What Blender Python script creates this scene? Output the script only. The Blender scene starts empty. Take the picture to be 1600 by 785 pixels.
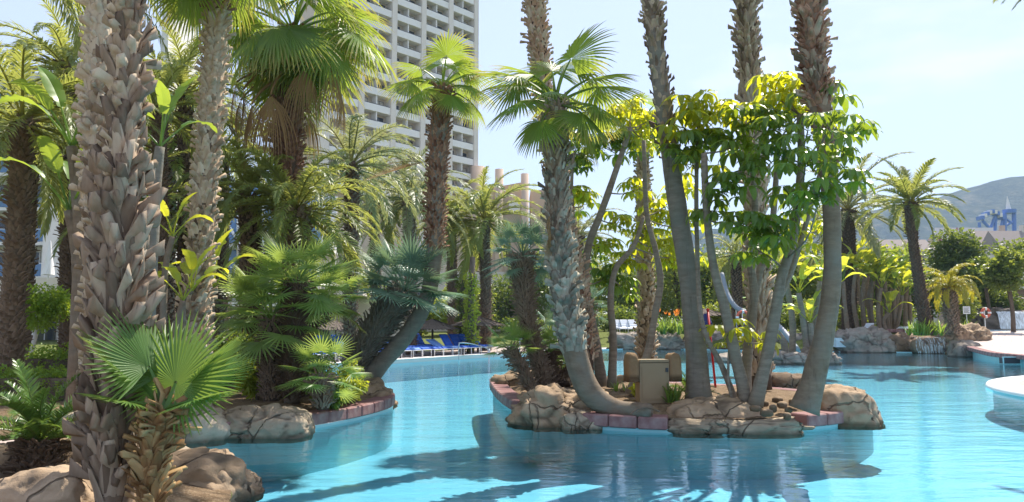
import bpy, bmesh, math, random
from mathutils import Vector, Matrix, noise
from mathutils.geometry import delaunay_2d_cdt
R = math.radians
sc = bpy.context.scene
COL = sc.collection
V = Vector

# ------------------------------------------------------------------ camera, sky, sun, exposure
FPX = 1150.0                                  # focal length in pixels of the 1600 px wide photograph
PITCH = math.atan(112.5 / FPX)
CAMP = V((0, 0, 1.75))
cam = bpy.data.objects.new('camera', bpy.data.cameras.new('camera'))
COL.objects.link(cam)
cam.location = CAMP
cam.rotation_euler = (R(90) + PITCH, 0, 0)
cam.data.sensor_width = 36
cam.data.lens = 36 * FPX / 1600
cam.data.clip_start = 0.05
cam.data.clip_end = 20000
sc.camera = cam

SUN_AZ, SUN_EL = R(37), R(53)                 # azimuth from +Y towards +X
SDIR = V((math.sin(SUN_AZ) * math.cos(SUN_EL), math.cos(SUN_AZ) * math.cos(SUN_EL), math.sin(SUN_EL)))
world = bpy.data.worlds.new('World')
sc.world = world
world.use_nodes = True
wn, wl = world.node_tree.nodes, world.node_tree.links
wn.clear()
wo = wn.new('ShaderNodeOutputWorld'); bg = wn.new('ShaderNodeBackground')
sky = wn.new('ShaderNodeTexSky'); sky.sky_type = 'NISHITA'; sky.sun_disc = False
sky.sun_elevation = SUN_EL; sky.sun_rotation = SUN_AZ
sky.air_density = 1.0; sky.dust_density = 0.3; sky.ozone_density = 1.0
bg.inputs['Strength'].default_value = 0.142
# thin white cloud veil, the same all round the sky
tc = wn.new('ShaderNodeTexCoord'); mp = wn.new('ShaderNodeMapping')
mp.inputs['Scale'].default_value = (1.3, 1.3, 4.5)
nz = wn.new('ShaderNodeTexNoise'); nz.inputs['Scale'].default_value = 2.1; nz.inputs['Detail'].default_value = 7
nz.inputs['Roughness'].default_value = 0.58
cr = wn.new('ShaderNodeValToRGB'); cr.color_ramp.elements[0].position = 0.54; cr.color_ramp.elements[1].position = 0.8
cr.color_ramp.elements[0].color = (0, 0, 0, 1); cr.color_ramp.elements[1].color = (0.7, 0.7, 0.7, 1)
mx = wn.new('ShaderNodeMix'); mx.data_type = 'RGBA'
wl.new(tc.outputs['Generated'], mp.inputs['Vector']); wl.new(mp.outputs['Vector'], nz.inputs['Vector'])
wl.new(nz.outputs['Fac'], cr.inputs['Fac']); wl.new(cr.outputs['Color'], mx.inputs['Factor'])
vl = wn.new('ShaderNodeMix'); vl.data_type = 'RGBA'; vl.inputs['Factor'].default_value = 0.68; vl.inputs['B'].default_value = (2.5, 2.65, 3.3, 1)   # even high haze
wl.new(sky.outputs['Color'], vl.inputs['A']); wl.new(vl.outputs['Result'], mx.inputs['A']); mx.inputs['B'].default_value = (4.2, 4.25, 4.5, 1)
wl.new(mx.outputs['Result'], bg.inputs['Color']); wl.new(bg.outputs['Background'], wo.inputs['Surface'])

sd = bpy.data.lights.new('sun', 'SUN'); sun = bpy.data.objects.new('sun', sd); COL.objects.link(sun)
sd.energy = 4.1; sd.angle = R(0.53); sd.color = (1.0, 0.93, 0.82)
sun.rotation_euler = (-SDIR).to_track_quat('-Z', 'Y').to_euler()
sun.location = (30, 40, 60)

sc.view_settings.view_transform = 'Standard'
sc.view_settings.look = 'None'
sc.view_settings.exposure = 1.2
sc.view_settings.gamma = 1
sc.view_settings.use_curve_mapping = False
cy = sc.cycles
cy.use_denoising = True
cy.max_bounces = 8; cy.diffuse_bounces = 4; cy.glossy_bounces = 3; cy.transmission_bounces = 3
cy.transparent_max_bounces = 8; cy.volume_bounces = 0
cy.caustics_reflective = False; cy.caustics_refractive = False
cy.sample_clamp_indirect = 6

# ------------------------------------------------------------------ pixel <-> place
_fw = V((0, math.cos(PITCH), math.sin(PITCH))); _up = V((0, -math.sin(PITCH), math.cos(PITCH)))
def ray(u, v):
    return V((1, 0, 0)) * ((u - 800) / FPX) + _up * (-(v - 392.5) / FPX) + _fw
def at(u, v, D):                              # the point at distance D (along +Y) seen at pixel u, v
    d = ray(u, v); return CAMP + d * (D / d.y)
def G(u, v, z=0.0):                           # the point of the level z seen at pixel u, v
    d = ray(u, v); return CAMP + d * ((z - CAMP.z) / d.z)
def pix(p):
    q = p - CAMP; w = q.dot(_fw)
    return (800 + FPX * q.x / w, 392.5 - FPX * q.dot(_up) / w, w)

# ------------------------------------------------------------------ mesh helpers
class MB:
    def __init__(s): s.v = []; s.f = []; s.c = []; s.cur = (0.0, 0.5)
    def vert(s, p): s.v.append((p[0], p[1], p[2])); s.c.append(s.cur); return len(s.v) - 1
    def face(s, *i): s.f.append(tuple(i))
    def box(s, x0, x1, y0, y1, z0, z1, M=None):
        ps = [V((x, y, z)) for z in (z0, z1) for y in (y0, y1) for x in (x0, x1)]
        if M is not None: ps = [M @ p for p in ps]
        b = [s.vert(p) for p in ps]
        for q in ((0, 2, 3, 1), (4, 5, 7, 6), (0, 1, 5, 4), (2, 6, 7, 3), (0, 4, 6, 2), (1, 3, 7, 5)): s.face(*[b[i] for i in q])
    def mesh(s, name, mat, smooth=False, off=None):
        me = bpy.data.meshes.new(name)
        v = s.v if off is None else [(p[0] - off[0], p[1] - off[1], p[2] - off[2]) for p in s.v]
        me.from_pydata(v, [], s.f)
        if len(s.c) == len(s.v):
            at_ = me.color_attributes.new('v', 'FLOAT_COLOR', 'POINT')
            flat = []
            for a, b in s.c: flat += (a, b, 0.0, 1.0)
            at_.data.foreach_set('color', flat)
        if smooth: me.polygons.foreach_set('use_smooth', [True] * len(me.polygons))
        if mat is not None: me.materials.append(mat)
        me.update()
        return me

def tag(o, label=None, cat=None, group=None, kind=None):
    if label: o['label'] = label
    if cat: o['category'] = cat
    if group: o['group'] = group
    if kind: o['kind'] = kind
    return o
def put(name, me, parent=None, M=None, loc=None):
    o = bpy.data.objects.new(name, me); COL.objects.link(o)
    if parent is not None: o.parent = parent
    if M is not None: o.matrix_basis = M
    elif loc is not None: o.location = loc
    return o
def thing(name, label, cat, loc=(0, 0, 0), group=None, rz=0.0):
    o = bpy.data.objects.new(name, None); COL.objects.link(o); o.empty_display_size = 0.2
    o.location = loc; o.rotation_euler = (0, 0, rz)
    return tag(o, label, cat, group)
def frame(T, N):
    T = T.normalized(); N = (N - T * N.dot(T)).normalized(); B = T.cross(N)
    return N, B, T
def spline(pts, n):                           # Catmull-Rom through tuples, n samples
    P = [V(p) if len(p) == 3 else p for p in pts]
    k = len(P) - 1; out = []
    for i in range(n):
        t = i / (n - 1) * k; j = min(int(t), k - 1); t -= j
        p0, p1, p2, p3 = P[max(j - 1, 0)], P[j], P[j + 1], P[min(j + 2, k)]
        def cr_(a, b, c, d): return 0.5 * (2 * b + (c - a) * t + (2 * a - 5 * b + 4 * c - d) * t * t + (3 * b - a - 3 * c + d) * t * t * t)
        out.append(V(tuple(cr_(a, b, c, d) for a, b, c, d in zip(p0, p1, p2, p3))))
    return out
def interp(xs, n):
    k = len(xs) - 1; out = []
    for i in range(n):
        t = i / (n - 1) * k; j = min(int(t), k - 1); out.append(xs[j] + (xs[j + 1] - xs[j]) * (t - j))
    return out
def tube(mb, pts, rad, n=12, bump=0.0, fr=3.0, seed=0, ring=0.0, ringl=0.1, cap=True):
    N = None; rows = []; s = 0.0
    for i, p in enumerate(pts):
        T = (pts[min(i + 1, len(pts) - 1)] - pts[max(i - 1, 0)]).normalized()
        if N is None: N = V((1, 0, 0)) if abs(T.x) < 0.9 else V((0, 1, 0))
        N, B, _ = frame(T, N)
        if i: s += (p - pts[i - 1]).length
        row = []
        for k in range(n):
            a = 2 * math.pi * k / n; d = N * math.cos(a) + B * math.sin(a); r = rad[i]
            if bump: r *= 1 + bump * noise.noise((p + d * r) * fr + V((seed * 7.3, 0, 0)))
            if ring: r *= (1 + ring * math.sin(s / ringl * 6.283 + 3.0 * noise.noise(p * 1.7)) * (0.5 + noise.noise(p * 2.3 + d * 0.4))) * (1 + 0.07 * noise.noise(p * 1.1 + d * 0.35 + V((seed, 0, 0))))
            row.append(mb.vert(p + d * r))
        rows.append(row)
    for a, b in zip(rows, rows[1:]):
        for k in range(n): mb.face(a[k], a[(k + 1) % n], b[(k + 1) % n], b[k])
    if cap:
        mb.face(*rows[0][::-1]); mb.face(*rows[-1])
    return rows
def inside(p, poly):
    x, y = p[0], p[1]; r = False; n = len(poly)
    for i in range(n):
        a, b = poly[i], poly[i - 1]
        if (a[1] > y) != (b[1] > y) and x < (b[0] - a[0]) * (y - a[1]) / (b[1] - a[1]) + a[0]: r = not r
    return r
def dist_poly(p, poly, closed=True):
    q = V((p[0], p[1])); best = 1e9; n = len(poly)
    for i in range(0 if closed else 1, n):
        a, b = V(poly[i - 1][:2]), V(poly[i][:2]); ab = b - a
        t = max(0, min(1, (q - a).dot(ab) / max(ab.length_squared, 1e-9)))
        best = min(best, (a + ab * t - q).length)
    return best
def smooth_loop(pts, step):
    P = [V((p[0], p[1], 0)) for p in pts]; n = len(P); dense = []
    for j in range(n):
        p0, p1, p2, p3 = P[j - 1], P[j], P[(j + 1) % n], P[(j + 2) % n]
        for i in range(16):
            t = i / 16
            dense.append(0.5 * (2 * p1 + (p2 - p0) * t + (2 * p0 - 5 * p1 + 4 * p2 - p3) * t * t + (3 * p1 - p0 - 3 * p2 + p3) * t ** 3))
    return resample(dense + [dense[0]], step)[:-1]
def resample(P, step):
    L = sum((b - a).length for a, b in zip(P, P[1:])); n = max(2, round(L / step)); out = [P[0].copy()]
    st = L / n; acc = 0.0; nxt = st
    for a, b in zip(P, P[1:]):
        l = (b - a).length
        while nxt <= acc + l + 1e-6 and len(out) < n:
            out.append(a + (b - a) * ((nxt - acc) / l)); nxt += st
        acc += l
    out.append(P[-1].copy())
    return out
def cdt_sheet(loops, keep, step, zf, box, mask=None):
    """triangulated sheet: constraint loops + a grid over box, triangles kept where keep(centre)"""
    vs = []; es = []
    for lp in loops:
        i0 = len(vs); n = len(lp)
        for p in lp: vs.append(V((p[0], p[1])))
        es += [(i0 + i, i0 + (i + 1) % n) for i in range(n)]
    x = box[0]
    while x <= box[1] + 1e-6:
        y = box[2]
        while y <= box[3] + 1e-6:
            jx, jy = x + 0.13 * step * math.sin(y * 12.9 + x), y + 0.13 * step * math.cos(x * 7.7 + y)
            if mask is None or mask((jx, jy)):
                if all(dist_poly((jx, jy), lp) > step * 0.35 for lp in loops): vs.append(V((jx, jy)))
            y += step
        x += step
    ov, oe, of, *_ = delaunay_2d_cdt(vs, es, [], 0, 1e-5)
    mb = MB()
    for p in ov: mb.vert((p.x, p.y, zf(p.x, p.y)))
    for f in of:
        c = sum((ov[i] for i in f), V((0, 0))) / len(f)
        if keep(c):
            a, b, d = (ov[i] for i in f[:3])
            if (b - a).cross(d - a) < 0: f = f[::-1]
            mb.face(*f)
    return mb

# ------------------------------------------------------------------ materials
class NT:
    def __init__(s, name):
        s.m = bpy.data.materials.new(name); s.m.use_nodes = True
        s.t = s.m.node_tree; s.t.nodes.clear()
        s.out = s.t.nodes.new('ShaderNodeOutputMaterial')
    def n(s, ty, **kw):
        d = s.t.nodes.new('ShaderNode' + ty)
        for k, v in kw.items():
            k2 = k.replace('_', ' ')
            if k in d.bl_rna.properties and k not in d.inputs: setattr(d, k, v)
            else:
                sk = d.inputs[k2] if k2 in d.inputs else d.inputs[k]
                s.set(sk, v)
        return d
    def set(s, sk, v):
        if isinstance(v, bpy.types.NodeSocket): s.t.links.new(v, sk)
        elif isinstance(v, bpy.types.Node): s.t.links.new(v.outputs[0], sk)
        elif isinstance(v, tuple) and len(v) == 3 and sk.type == 'RGBA': sk.default_value = (*v, 1)
        else: sk.default_value = v
    def mix(s, f, a, b, mode='MIX'):
        d = s.t.nodes.new('ShaderNodeMix'); d.data_type = 'RGBA'; d.blend_type = mode
        s.set(d.inputs['Factor'], f); s.set(d.inputs['A'], a); s.set(d.inputs['B'], b)
        return d.outputs['Result']
    def math(s, op, a, b=0.0):
        d = s.t.nodes.new('ShaderNodeMath'); d.operation = op
        s.set(d.inputs[0], a); s.set(d.inputs[1], b); return d.outputs[0]
    def ramp(s, f, stops):
        d = s.t.nodes.new('ShaderNodeValToRGB'); s.set(d.inputs[0], f)
        e = d.color_ramp.elements
        while len(e) < len(stops): e.new(0.5)
        for x, (p, c) in zip(e, stops): x.position = p; x.color = (*c, 1) if len(c) == 3 else c
        return d.outputs['Color']
    def coord(s, kind='Object', scale=(1, 1, 1), rot=(0, 0, 0)):
        c = s.t.nodes.new('ShaderNodeTexCoord'); m = s.t.nodes.new('ShaderNodeMapping')
        m.inputs['Scale'].default_value = scale; m.inputs['Rotation'].default_value = rot
        s.t.links.new(c.outputs[kind], m.inputs['Vector']); return m.outputs[0]
    def world(s, scale=(1, 1, 1)):
        c = s.t.nodes.new('ShaderNodeNewGeometry'); m = s.t.nodes.new('ShaderNodeMapping')
        m.inputs['Scale'].default_value = scale
        s.t.links.new(c.outputs['Position'], m.inputs['Vector']); return m.outputs[0]
    def noise(s, vec, scale, detail=4, rough=0.55):
        return s.n('TexNoise', Vector=vec, Scale=scale, Detail=detail, Roughness=rough).outputs['Fac']
    def rand(s): return s.t.nodes.new('ShaderNodeObjectInfo').outputs['Random']
    def attr(s):
        a = s.t.nodes.new('ShaderNodeAttribute'); a.attribute_name = 'v'
        p = s.t.nodes.new('ShaderNodeSeparateColor'); s.t.links.new(a.outputs['Color'], p.inputs[0])
        return p.outputs[0], p.outputs[1]
    def bump(s, h, strength=0.5, dist=0.02):
        return s.n('Bump', Strength=strength, Distance=dist, Height=h).outputs[0]
    def done(s, sh, disp=None):
        s.t.links.new(sh.outputs[0] if isinstance(sh, bpy.types.Node) else sh, s.out.inputs['Surface']); return s.m
    def pbr(s, col, rough=0.7, nrm=None, spec=0.3, **kw):
        d = s.n('BsdfPrincipled', Base_Color=col, Roughness=rough, **kw)
        d.inputs['Specular IOR Level'].default_value = spec
        if nrm is not None: s.set(d.inputs['Normal'], nrm)
        return d

def leaf_mat(name, a, b, tr, dry=(0.30, 0.20, 0.07), t=0.42, rough=0.42, spec=0.4):
    m = NT(name); d, g = m.attr()
    f = m.math('ADD', m.math('MULTIPLY', m.rand(), 0.6), m.math('MULTIPLY', g, 0.4))
    c = m.mix(f, a, b); c = m.mix(d, c, dry)
    tcol = m.mix(d, m.mix(f, tr, tuple(min(1, x * 1.35) for x in tr)), tuple(min(1, x * 1.6) for x in dry))
    p = m.pbr(c, rough, spec=spec); tl = m.n('BsdfTranslucent', Color=tcol)
    return m.done(mixsh(m, t, p, tl))
def mixsh(m, f, a, b):
    d = m.t.nodes.new('ShaderNodeMixShader'); m.set(d.inputs[0], f)
    m.t.links.new(a.outputs[0], d.inputs[1]); m.t.links.new(b.outputs[0], d.inputs[2]); return d

def bark_mat(name, a, b, c, sc_=(3, 3, 14), rough=0.9, bs=0.8, bd=0.02, rnd_=0.5, moss=None):
    m = NT(name); v = m.coord('Object', sc_)
    n1 = m.noise(v, 1.0, 6, 0.65); n2 = m.noise(m.coord('Object', (1, 1, 1)), 2.3, 3)
    f = m.math('ADD', m.math('MULTIPLY', n1, 1 - rnd_), m.math('MULTIPLY', m.rand(), rnd_))
    col = m.ramp(f, [(0.2, a), (0.5, b), (0.8, c)])
    if moss:
        vs = m.noise(m.coord('Object', (9, 9, 0.8)), 1.0, 5, 0.7); col = m.mix(m.ramp(vs, [(0.56, (0, 0, 0)), (0.72, (0.65, 0.65, 0.65))]), col, tuple(x * 0.45 for x in a))
    if moss: col = m.mix(m.ramp(n2, [(0.45, (0, 0, 0)), (0.7, (0.8, 0.8, 0.8))]), col, moss)
    return m.done(m.pbr(col, rough, m.bump(n1, bs, bd), 0.15))

M = {}
GRN = (0.045, 0.085, 0.02)
M['wash'] = leaf_mat('washingtonia_leaf', (0.086, 0.164, 0.035), (0.156, 0.242, 0.047), (0.36, 0.46, 0.05), (0.42, 0.27, 0.08), 0.45)
M['wash_fold'] = leaf_mat('young_fan_leaf', (0.078, 0.168, 0.034), (0.112, 0.213, 0.050), (0.30, 0.42, 0.06), (0.35, 0.28, 0.10), 0.35, 0.36)
M['dead'] = leaf_mat('dead_fan_leaf', (0.260, 0.156, 0.072), (0.390, 0.247, 0.117), (0.32, 0.19, 0.08), (0.36, 0.25, 0.13), 0.3, 0.8, 0.1)
M['date'] = leaf_mat('date_palm_leaf', (0.094, 0.152, 0.047), (0.180, 0.218, 0.070), (0.42, 0.44, 0.09), (0.40, 0.29, 0.08), 0.46)
M['date_grey'] = leaf_mat('grey_date_leaf', (0.140, 0.180, 0.094), (0.227, 0.258, 0.133), (0.36, 0.37, 0.13), (0.38, 0.28, 0.09), 0.42)
M['date_yel'] = leaf_mat('yellow_date_leaf', (0.234, 0.265, 0.047), (0.359, 0.343, 0.047), (0.55, 0.48, 0.04), (0.5, 0.38, 0.05), 0.45)
M['cham'] = leaf_mat('dwarf_fan_leaf', (0.105, 0.212, 0.064), (0.202, 0.317, 0.094), (0.40, 0.50, 0.09), (0.36, 0.30, 0.10), 0.42, 0.36, 0.5)
M['cham_blue'] = leaf_mat('blue_fan_leaf', (0.150, 0.258, 0.192), (0.240, 0.348, 0.258), (0.20, 0.29, 0.13), (0.34, 0.30, 0.14), 0.28, 0.38, 0.5)
M['cycad'] = leaf_mat('cycad_leaf', (0.055, 0.133, 0.028), (0.109, 0.203, 0.040), (0.24, 0.36, 0.05), (0.3, 0.24, 0.06), 0.28, 0.3, 0.5)
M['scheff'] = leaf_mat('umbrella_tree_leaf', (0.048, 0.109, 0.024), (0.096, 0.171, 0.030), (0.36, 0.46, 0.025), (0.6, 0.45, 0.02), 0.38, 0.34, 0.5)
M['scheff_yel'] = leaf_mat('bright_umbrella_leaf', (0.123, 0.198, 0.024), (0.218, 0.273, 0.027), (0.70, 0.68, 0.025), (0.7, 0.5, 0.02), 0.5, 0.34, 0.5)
M['paddle'] = leaf_mat('paddle_leaf', (0.078, 0.180, 0.043), (0.140, 0.258, 0.055), (0.40, 0.50, 0.05), (0.42, 0.32, 0.08), 0.42, 0.35, 0.5)
M['paddle_yel'] = leaf_mat('bright_paddle_leaf', (0.156, 0.265, 0.047), (0.250, 0.328, 0.055), (0.66, 0.64, 0.04), (0.55, 0.40, 0.08), 0.48, 0.35, 0.5)
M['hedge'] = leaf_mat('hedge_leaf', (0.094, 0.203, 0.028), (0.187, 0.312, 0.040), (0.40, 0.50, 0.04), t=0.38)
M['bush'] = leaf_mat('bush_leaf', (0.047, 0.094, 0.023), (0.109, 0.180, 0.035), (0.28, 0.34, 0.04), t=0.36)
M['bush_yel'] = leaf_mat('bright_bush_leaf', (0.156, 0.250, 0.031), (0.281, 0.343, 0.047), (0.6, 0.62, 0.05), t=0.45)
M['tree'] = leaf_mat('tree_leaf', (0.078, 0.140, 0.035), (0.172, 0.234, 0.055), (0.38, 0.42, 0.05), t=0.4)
M['grassy'] = leaf_mat('strap_leaf', (0.070, 0.156, 0.031), (0.140, 0.234, 0.047), (0.36, 0.48, 0.05), t=0.36)
M['flower'] = leaf_mat('orange_flower', (1.092, 0.312, 0.047), (1.248, 0.468, 0.047), (0.8, 0.3, 0.03), t=0.35)
M['core'] = bark_mat('palm_core', (0.05, 0.035, 0.025), (0.10, 0.07, 0.05), (0.17, 0.13, 0.09), (4, 4, 9), bd=0.03)
M['core_grey'] = bark_mat('grey_fibre_core', (0.10, 0.085, 0.065), (0.20, 0.175, 0.135), (0.34, 0.31, 0.25), (9, 9, 2.5), bd=0.03, rnd_=0.0)
M['boot'] = bark_mat('tan_leaf_base', (0.17, 0.12, 0.08), (0.38, 0.29, 0.20), (0.58, 0.48, 0.36), (14, 14, 3), bd=0.008, bs=0.6, rnd_=0.55)
M['boot_red'] = bark_mat('red_brown_leaf_base', (0.13, 0.06, 0.038), (0.31, 0.175, 0.115), (0.46, 0.31, 0.21), (14, 14, 3), bd=0.008, bs=0.6, rnd_=0.55)
M['boot_dark'] = bark_mat('dark_leaf_base', (0.12, 0.085, 0.062), (0.27, 0.20, 0.145), (0.46, 0.37, 0.28), (14, 14, 3), bd=0.008, bs=0.6, rnd_=0.55)
M['boot_grey'] = bark_mat('grey_green_leaf_base', (0.16, 0.14, 0.11), (0.31, 0.28, 0.22), (0.48, 0.44, 0.35), (14, 14, 3), bd=0.008, bs=0.6, rnd_=0.55)
M['boot_orange'] = bark_mat('orange_leaf_base', (0.16, 0.085, 0.035), (0.30, 0.18, 0.08), (0.42, 0.30, 0.15), (14, 14, 3), bd=0.008, bs=0.6, rnd_=0.55)
M['stub'] = bark_mat('date_leaf_stub', (0.09, 0.06, 0.04), (0.19, 0.13, 0.09), (0.34, 0.26, 0.19), (10, 10, 4), bd=0.01, rnd_=0.4)
M['stub_grey'] = bark_mat('grey_leaf_stub', (0.15, 0.13, 0.10), (0.30, 0.28, 0.22), (0.50, 0.48, 0.39), (10, 10, 4), bd=0.01, rnd_=0.4)
M['smooth'] = bark_mat('smooth_palm_bark', (0.13, 0.11, 0.088), (0.22, 0.19, 0.155), (0.31, 0.275, 0.225), (4, 4, 13), bs=0.7, bd=0.015, rnd_=0.0, moss=(0.17, 0.175, 0.145))
M['smooth_brown'] = bark_mat('brown_palm_bark', (0.13, 0.092, 0.065), (0.205, 0.15, 0.105), (0.285, 0.215, 0.155), (4, 4, 13), bs=0.7, bd=0.015, rnd_=0.0, moss=(0.20, 0.185, 0.15))
M['stem'] = bark_mat('umbrella_tree_bark', (0.13, 0.10, 0.075), (0.24, 0.195, 0.15), (0.36, 0.31, 0.25), (4, 4, 16), bs=0.6, bd=0.01, rnd_=0.0, moss=(0.23, 0.215, 0.17))
M['wood'] = bark_mat('tree_bark', (0.06, 0.045, 0.03), (0.13, 0.10, 0.075), (0.22, 0.18, 0.14), (4, 4, 1.2), rnd_=0.0)
HAZE_D = 0.0003
def rock_mat(name, a, b, c, crack=0.75, cs=1.35):
    m = NT(name); v = m.coord('Object')
    n1 = m.noise(v, 1.7, 8, 0.62); n2 = m.noise(v, 11, 5, 0.6); n3 = m.noise(m.coord('Object', (1, 1, 3)), 2.2, 4)
    col = m.ramp(m.math('ADD', m.math('MULTIPLY', n1, 0.7), m.math('MULTIPLY', m.rand(), 0.25)), [(0.25, a), (0.5, b), (0.75, c)])
    col = m.mix(m.ramp(n3, [(0.52, (0, 0, 0)), (0.7, (0.55, 0.55, 0.55))]), col, tuple(x * 0.62 for x in b))
    cd, g = m.attr()
    wv = m.n('VectorMath', operation='MULTIPLY_ADD'); wv.inputs[1].default_value = (0.5, 0.5, 0.5)
    m.t.links.new(m.n('TexNoise', Vector=v, Scale=1.6, Detail=4).outputs['Color'], wv.inputs[0]); m.t.links.new(m.coord('Object', (1, 1, 0.75)), wv.inputs[2])
    vo = m.n('TexVoronoi', feature='DISTANCE_TO_EDGE', Vector=wv.outputs[0], Scale=cs)
    ck = m.ramp(vo.outputs['Distance'], [(0.0, (1, 1, 1)), (0.022, (0, 0, 0))])
    ck = m.math('MULTIPLY', ck, m.ramp(m.noise(v, 0.9, 2), [(0.40, (0, 0, 0)), (0.52, (1, 1, 1))]))
    col = m.mix(m.math('MULTIPLY', cd, crack), col, (0.05, 0.038, 0.028))
    col = m.mix(m.math('MULTIPLY', ck, 0.4), col, (0.07, 0.052, 0.038))
    sx = m.n('SeparateXYZ', Vector=v); wet = m.ramp(m.math('ADD', sx.outputs['Z'], m.math('MULTIPLY', n1, 0.08)), [(0.055, (0.75, 0.75, 0.75)), (0.12, (0, 0, 0))]); col = m.mix(wet, col, tuple(x * 0.38 for x in a))
    col = m.mix(m.ramp(n2, [(0.60, (0, 0, 0)), (0.72, (0.45, 0.45, 0.45))]), col, tuple(x * 0.5 for x in a))
    h = m.math('SUBTRACT', m.math('ADD', m.math('MULTIPLY', n1, 1.0), m.math('MULTIPLY', n2, 0.45)), m.math('MULTIPLY', ck, 1.5))
    return m.done(m.pbr(col, 0.88, m.bump(h, 0.9, 0.04), 0.2))
M['rock'] = rock_mat('tan_rock', (0.20, 0.135, 0.08), (0.36, 0.255, 0.165), (0.50, 0.38, 0.265))
M['rock_pale'] = rock_mat('pale_rock', (0.25, 0.195, 0.135), (0.41, 0.335, 0.245), (0.55, 0.47, 0.365))
M['rock_grey'] = rock_mat('grey_rock', (0.17, 0.14, 0.115), (0.29, 0.25, 0.21), (0.42, 0.37, 0.31))
M['rock_brown'] = rock_mat('brown_rock', (0.14, 0.095, 0.06), (0.25, 0.175, 0.115), (0.40, 0.30, 0.20))

def plain(name, col, rough=0.6, var=0.12, sc_=3.0, bs=0.15, spec=0.35, **kw):
    m = NT(name); v = m.coord('Object'); n1 = m.noise(v, sc_, 6, 0.6)
    c = m.mix(n1, tuple(x * (1 - var) for x in col), tuple(min(1, x * (1 + var)) for x in col))
    return m.done(m.pbr(c, rough, m.bump(n1, bs, 0.01), spec, **kw))
m = NT('coping_brick'); v = m.coord('Object'); n1 = m.noise(v, 9, 6, 0.65)
c = m.mix(m.math('ADD', m.math('MULTIPLY', n1, 0.6), m.math('MULTIPLY', m.rand(), 0.4)), (0.17, 0.075, 0.075), (0.33, 0.18, 0.17))
c = m.mix(m.ramp(m.noise(v, 2.4, 4), [(0.5, (0, 0, 0)), (0.75, (0.6, 0.6, 0.6))]), c, (0.44, 0.33, 0.31))
M['brick'] = m.done(m.pbr(c, 0.8, m.bump(n1, 0.5, 0.01), 0.25))
M['white_metal'] = plain('white_painted_metal', (0.78, 0.78, 0.77), 0.4, 0.04)
M['blue_cloth'] = plain('blue_cushion', (0.02, 0.10, 0.46), 0.75, 0.15, 6)
M['blue_cloth2'] = plain('pale_blue_cushion', (0.16, 0.30, 0.62), 0.75, 0.15, 6)
M['white_cloth'] = plain('white_cloth', (0.74, 0.72, 0.70), 0.8, 0.06)
M['sling'] = plain('pale_sling', (0.62, 0.66, 0.72), 0.7, 0.05)
M['steel'] = plain('brushed_steel', (0.55, 0.56, 0.57), 0.25, 0.1, Metallic=1.0)
M['grey_plastic'] = plain('grey_slide', (0.22, 0.25, 0.28), 0.5, 0.1)
M['red_paint'] = plain('red_paint', (0.55, 0.02, 0.02), 0.4, 0.15)
M['buoy_red'] = plain('lifebuoy_red', (0.62, 0.13, 0.07), 0.5, 0.1)
M['navy'] = plain('navy_cloth', (0.02, 0.03, 0.13), 0.8)
M['yellow'] = plain('yellow_plastic', (0.75, 0.5, 0.03), 0.5, 0.05)
M['cab_panel'] = plain('cabinet_panel', (0.30, 0.225, 0.135), 0.6, 0.12, 5)
M['cab_post'] = rock_mat('cabinet_stone', (0.18, 0.115, 0.06), (0.27, 0.18, 0.10), (0.36, 0.26, 0.16))
M['pole_wood'] = plain('pole_wood', (0.16, 0.115, 0.08), 0.8, 0.3, 8)
m = NT('thatch'); v = m.coord('Object', (30, 30, 5)); n1 = m.noise(v, 1, 4, 0.7)
M['thatch'] = m.done(m.pbr(m.ramp(n1, [(0.3, (0.06, 0.048, 0.04)), (0.7, (0.23, 0.19, 0.16))]), 0.95, m.bump(n1, 0.8, 0.02), 0.1))

m = NT('soil'); v = m.world(); n1 = m.noise(v, 6, 8, 0.7); n2 = m.noise(v, 38, 3, 0.6)
c = m.ramp(n1, [(0.3, (0.10, 0.065, 0.038)), (0.55, (0.21, 0.145, 0.09)), (0.75, (0.33, 0.25, 0.165))])
c = m.mix(m.ramp(n2, [(0.55, (0, 0, 0)), (0.7, (0.7, 0.7, 0.7))]), c, (0.42, 0.33, 0.22))
M['soil'] = m.done(m.pbr(c, 0.95, m.bump(m.math('ADD', n1, m.math('MULTIPLY', n2, 0.5)), 0.9, 0.05), 0.1))
m = NT('ground'); v = m.world(); n1 = m.noise(v, 0.5, 8, 0.65); n2 = m.noise(v, 14, 4, 0.7)
c = m.mix(n1, (0.07, 0.115, 0.025), (0.14, 0.17, 0.04)); c = m.mix(m.math('MULTIPLY', n2, 0.5), c, (0.17, 0.15, 0.06))
M['lawn'] = m.done(m.pbr(c, 0.95, m.bump(n2, 1.0, 0.05), 0.1))
m = NT('paving'); v = m.world()
br = m.n('TexBrick', Vector=v, Scale=1.0, Color1=(0.40, 0.33, 0.295), Color2=(0.47, 0.39, 0.35), Mortar=(0.25, 0.21, 0.19), Mortar_Size=0.012, Brick_Width=0.6, Row_Height=0.4)
n1 = m.noise(v, 2.2, 6, 0.65)
c = m.mix(m.math('MULTIPLY', n1, 0.5), br.outputs['Color'], (0.36, 0.27, 0.24))
M['paving'] = m.done(m.pbr(c, 0.85, m.bump(m.math('ADD', n1, br.outputs['Fac']), 0.3, 0.01), 0.25))
m = NT('pink_paver'); v = m.coord('Object'); n1 = m.noise(v, 3, 6, 0.6)
c = m.mix(m.math('ADD', m.math('MULTIPLY', n1, 0.5), m.math('MULTIPLY', m.rand(), 0.5)), (0.44, 0.35, 0.31), (0.56, 0.475, 0.43))
M['paver'] = m.done(m.pbr(c, 0.85, m.bump(n1, 0.3, 0.01), 0.25))
M['coping_pale'] = plain('pale_coping', (0.62, 0.58, 0.54), 0.8, 0.12, 2)
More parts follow.
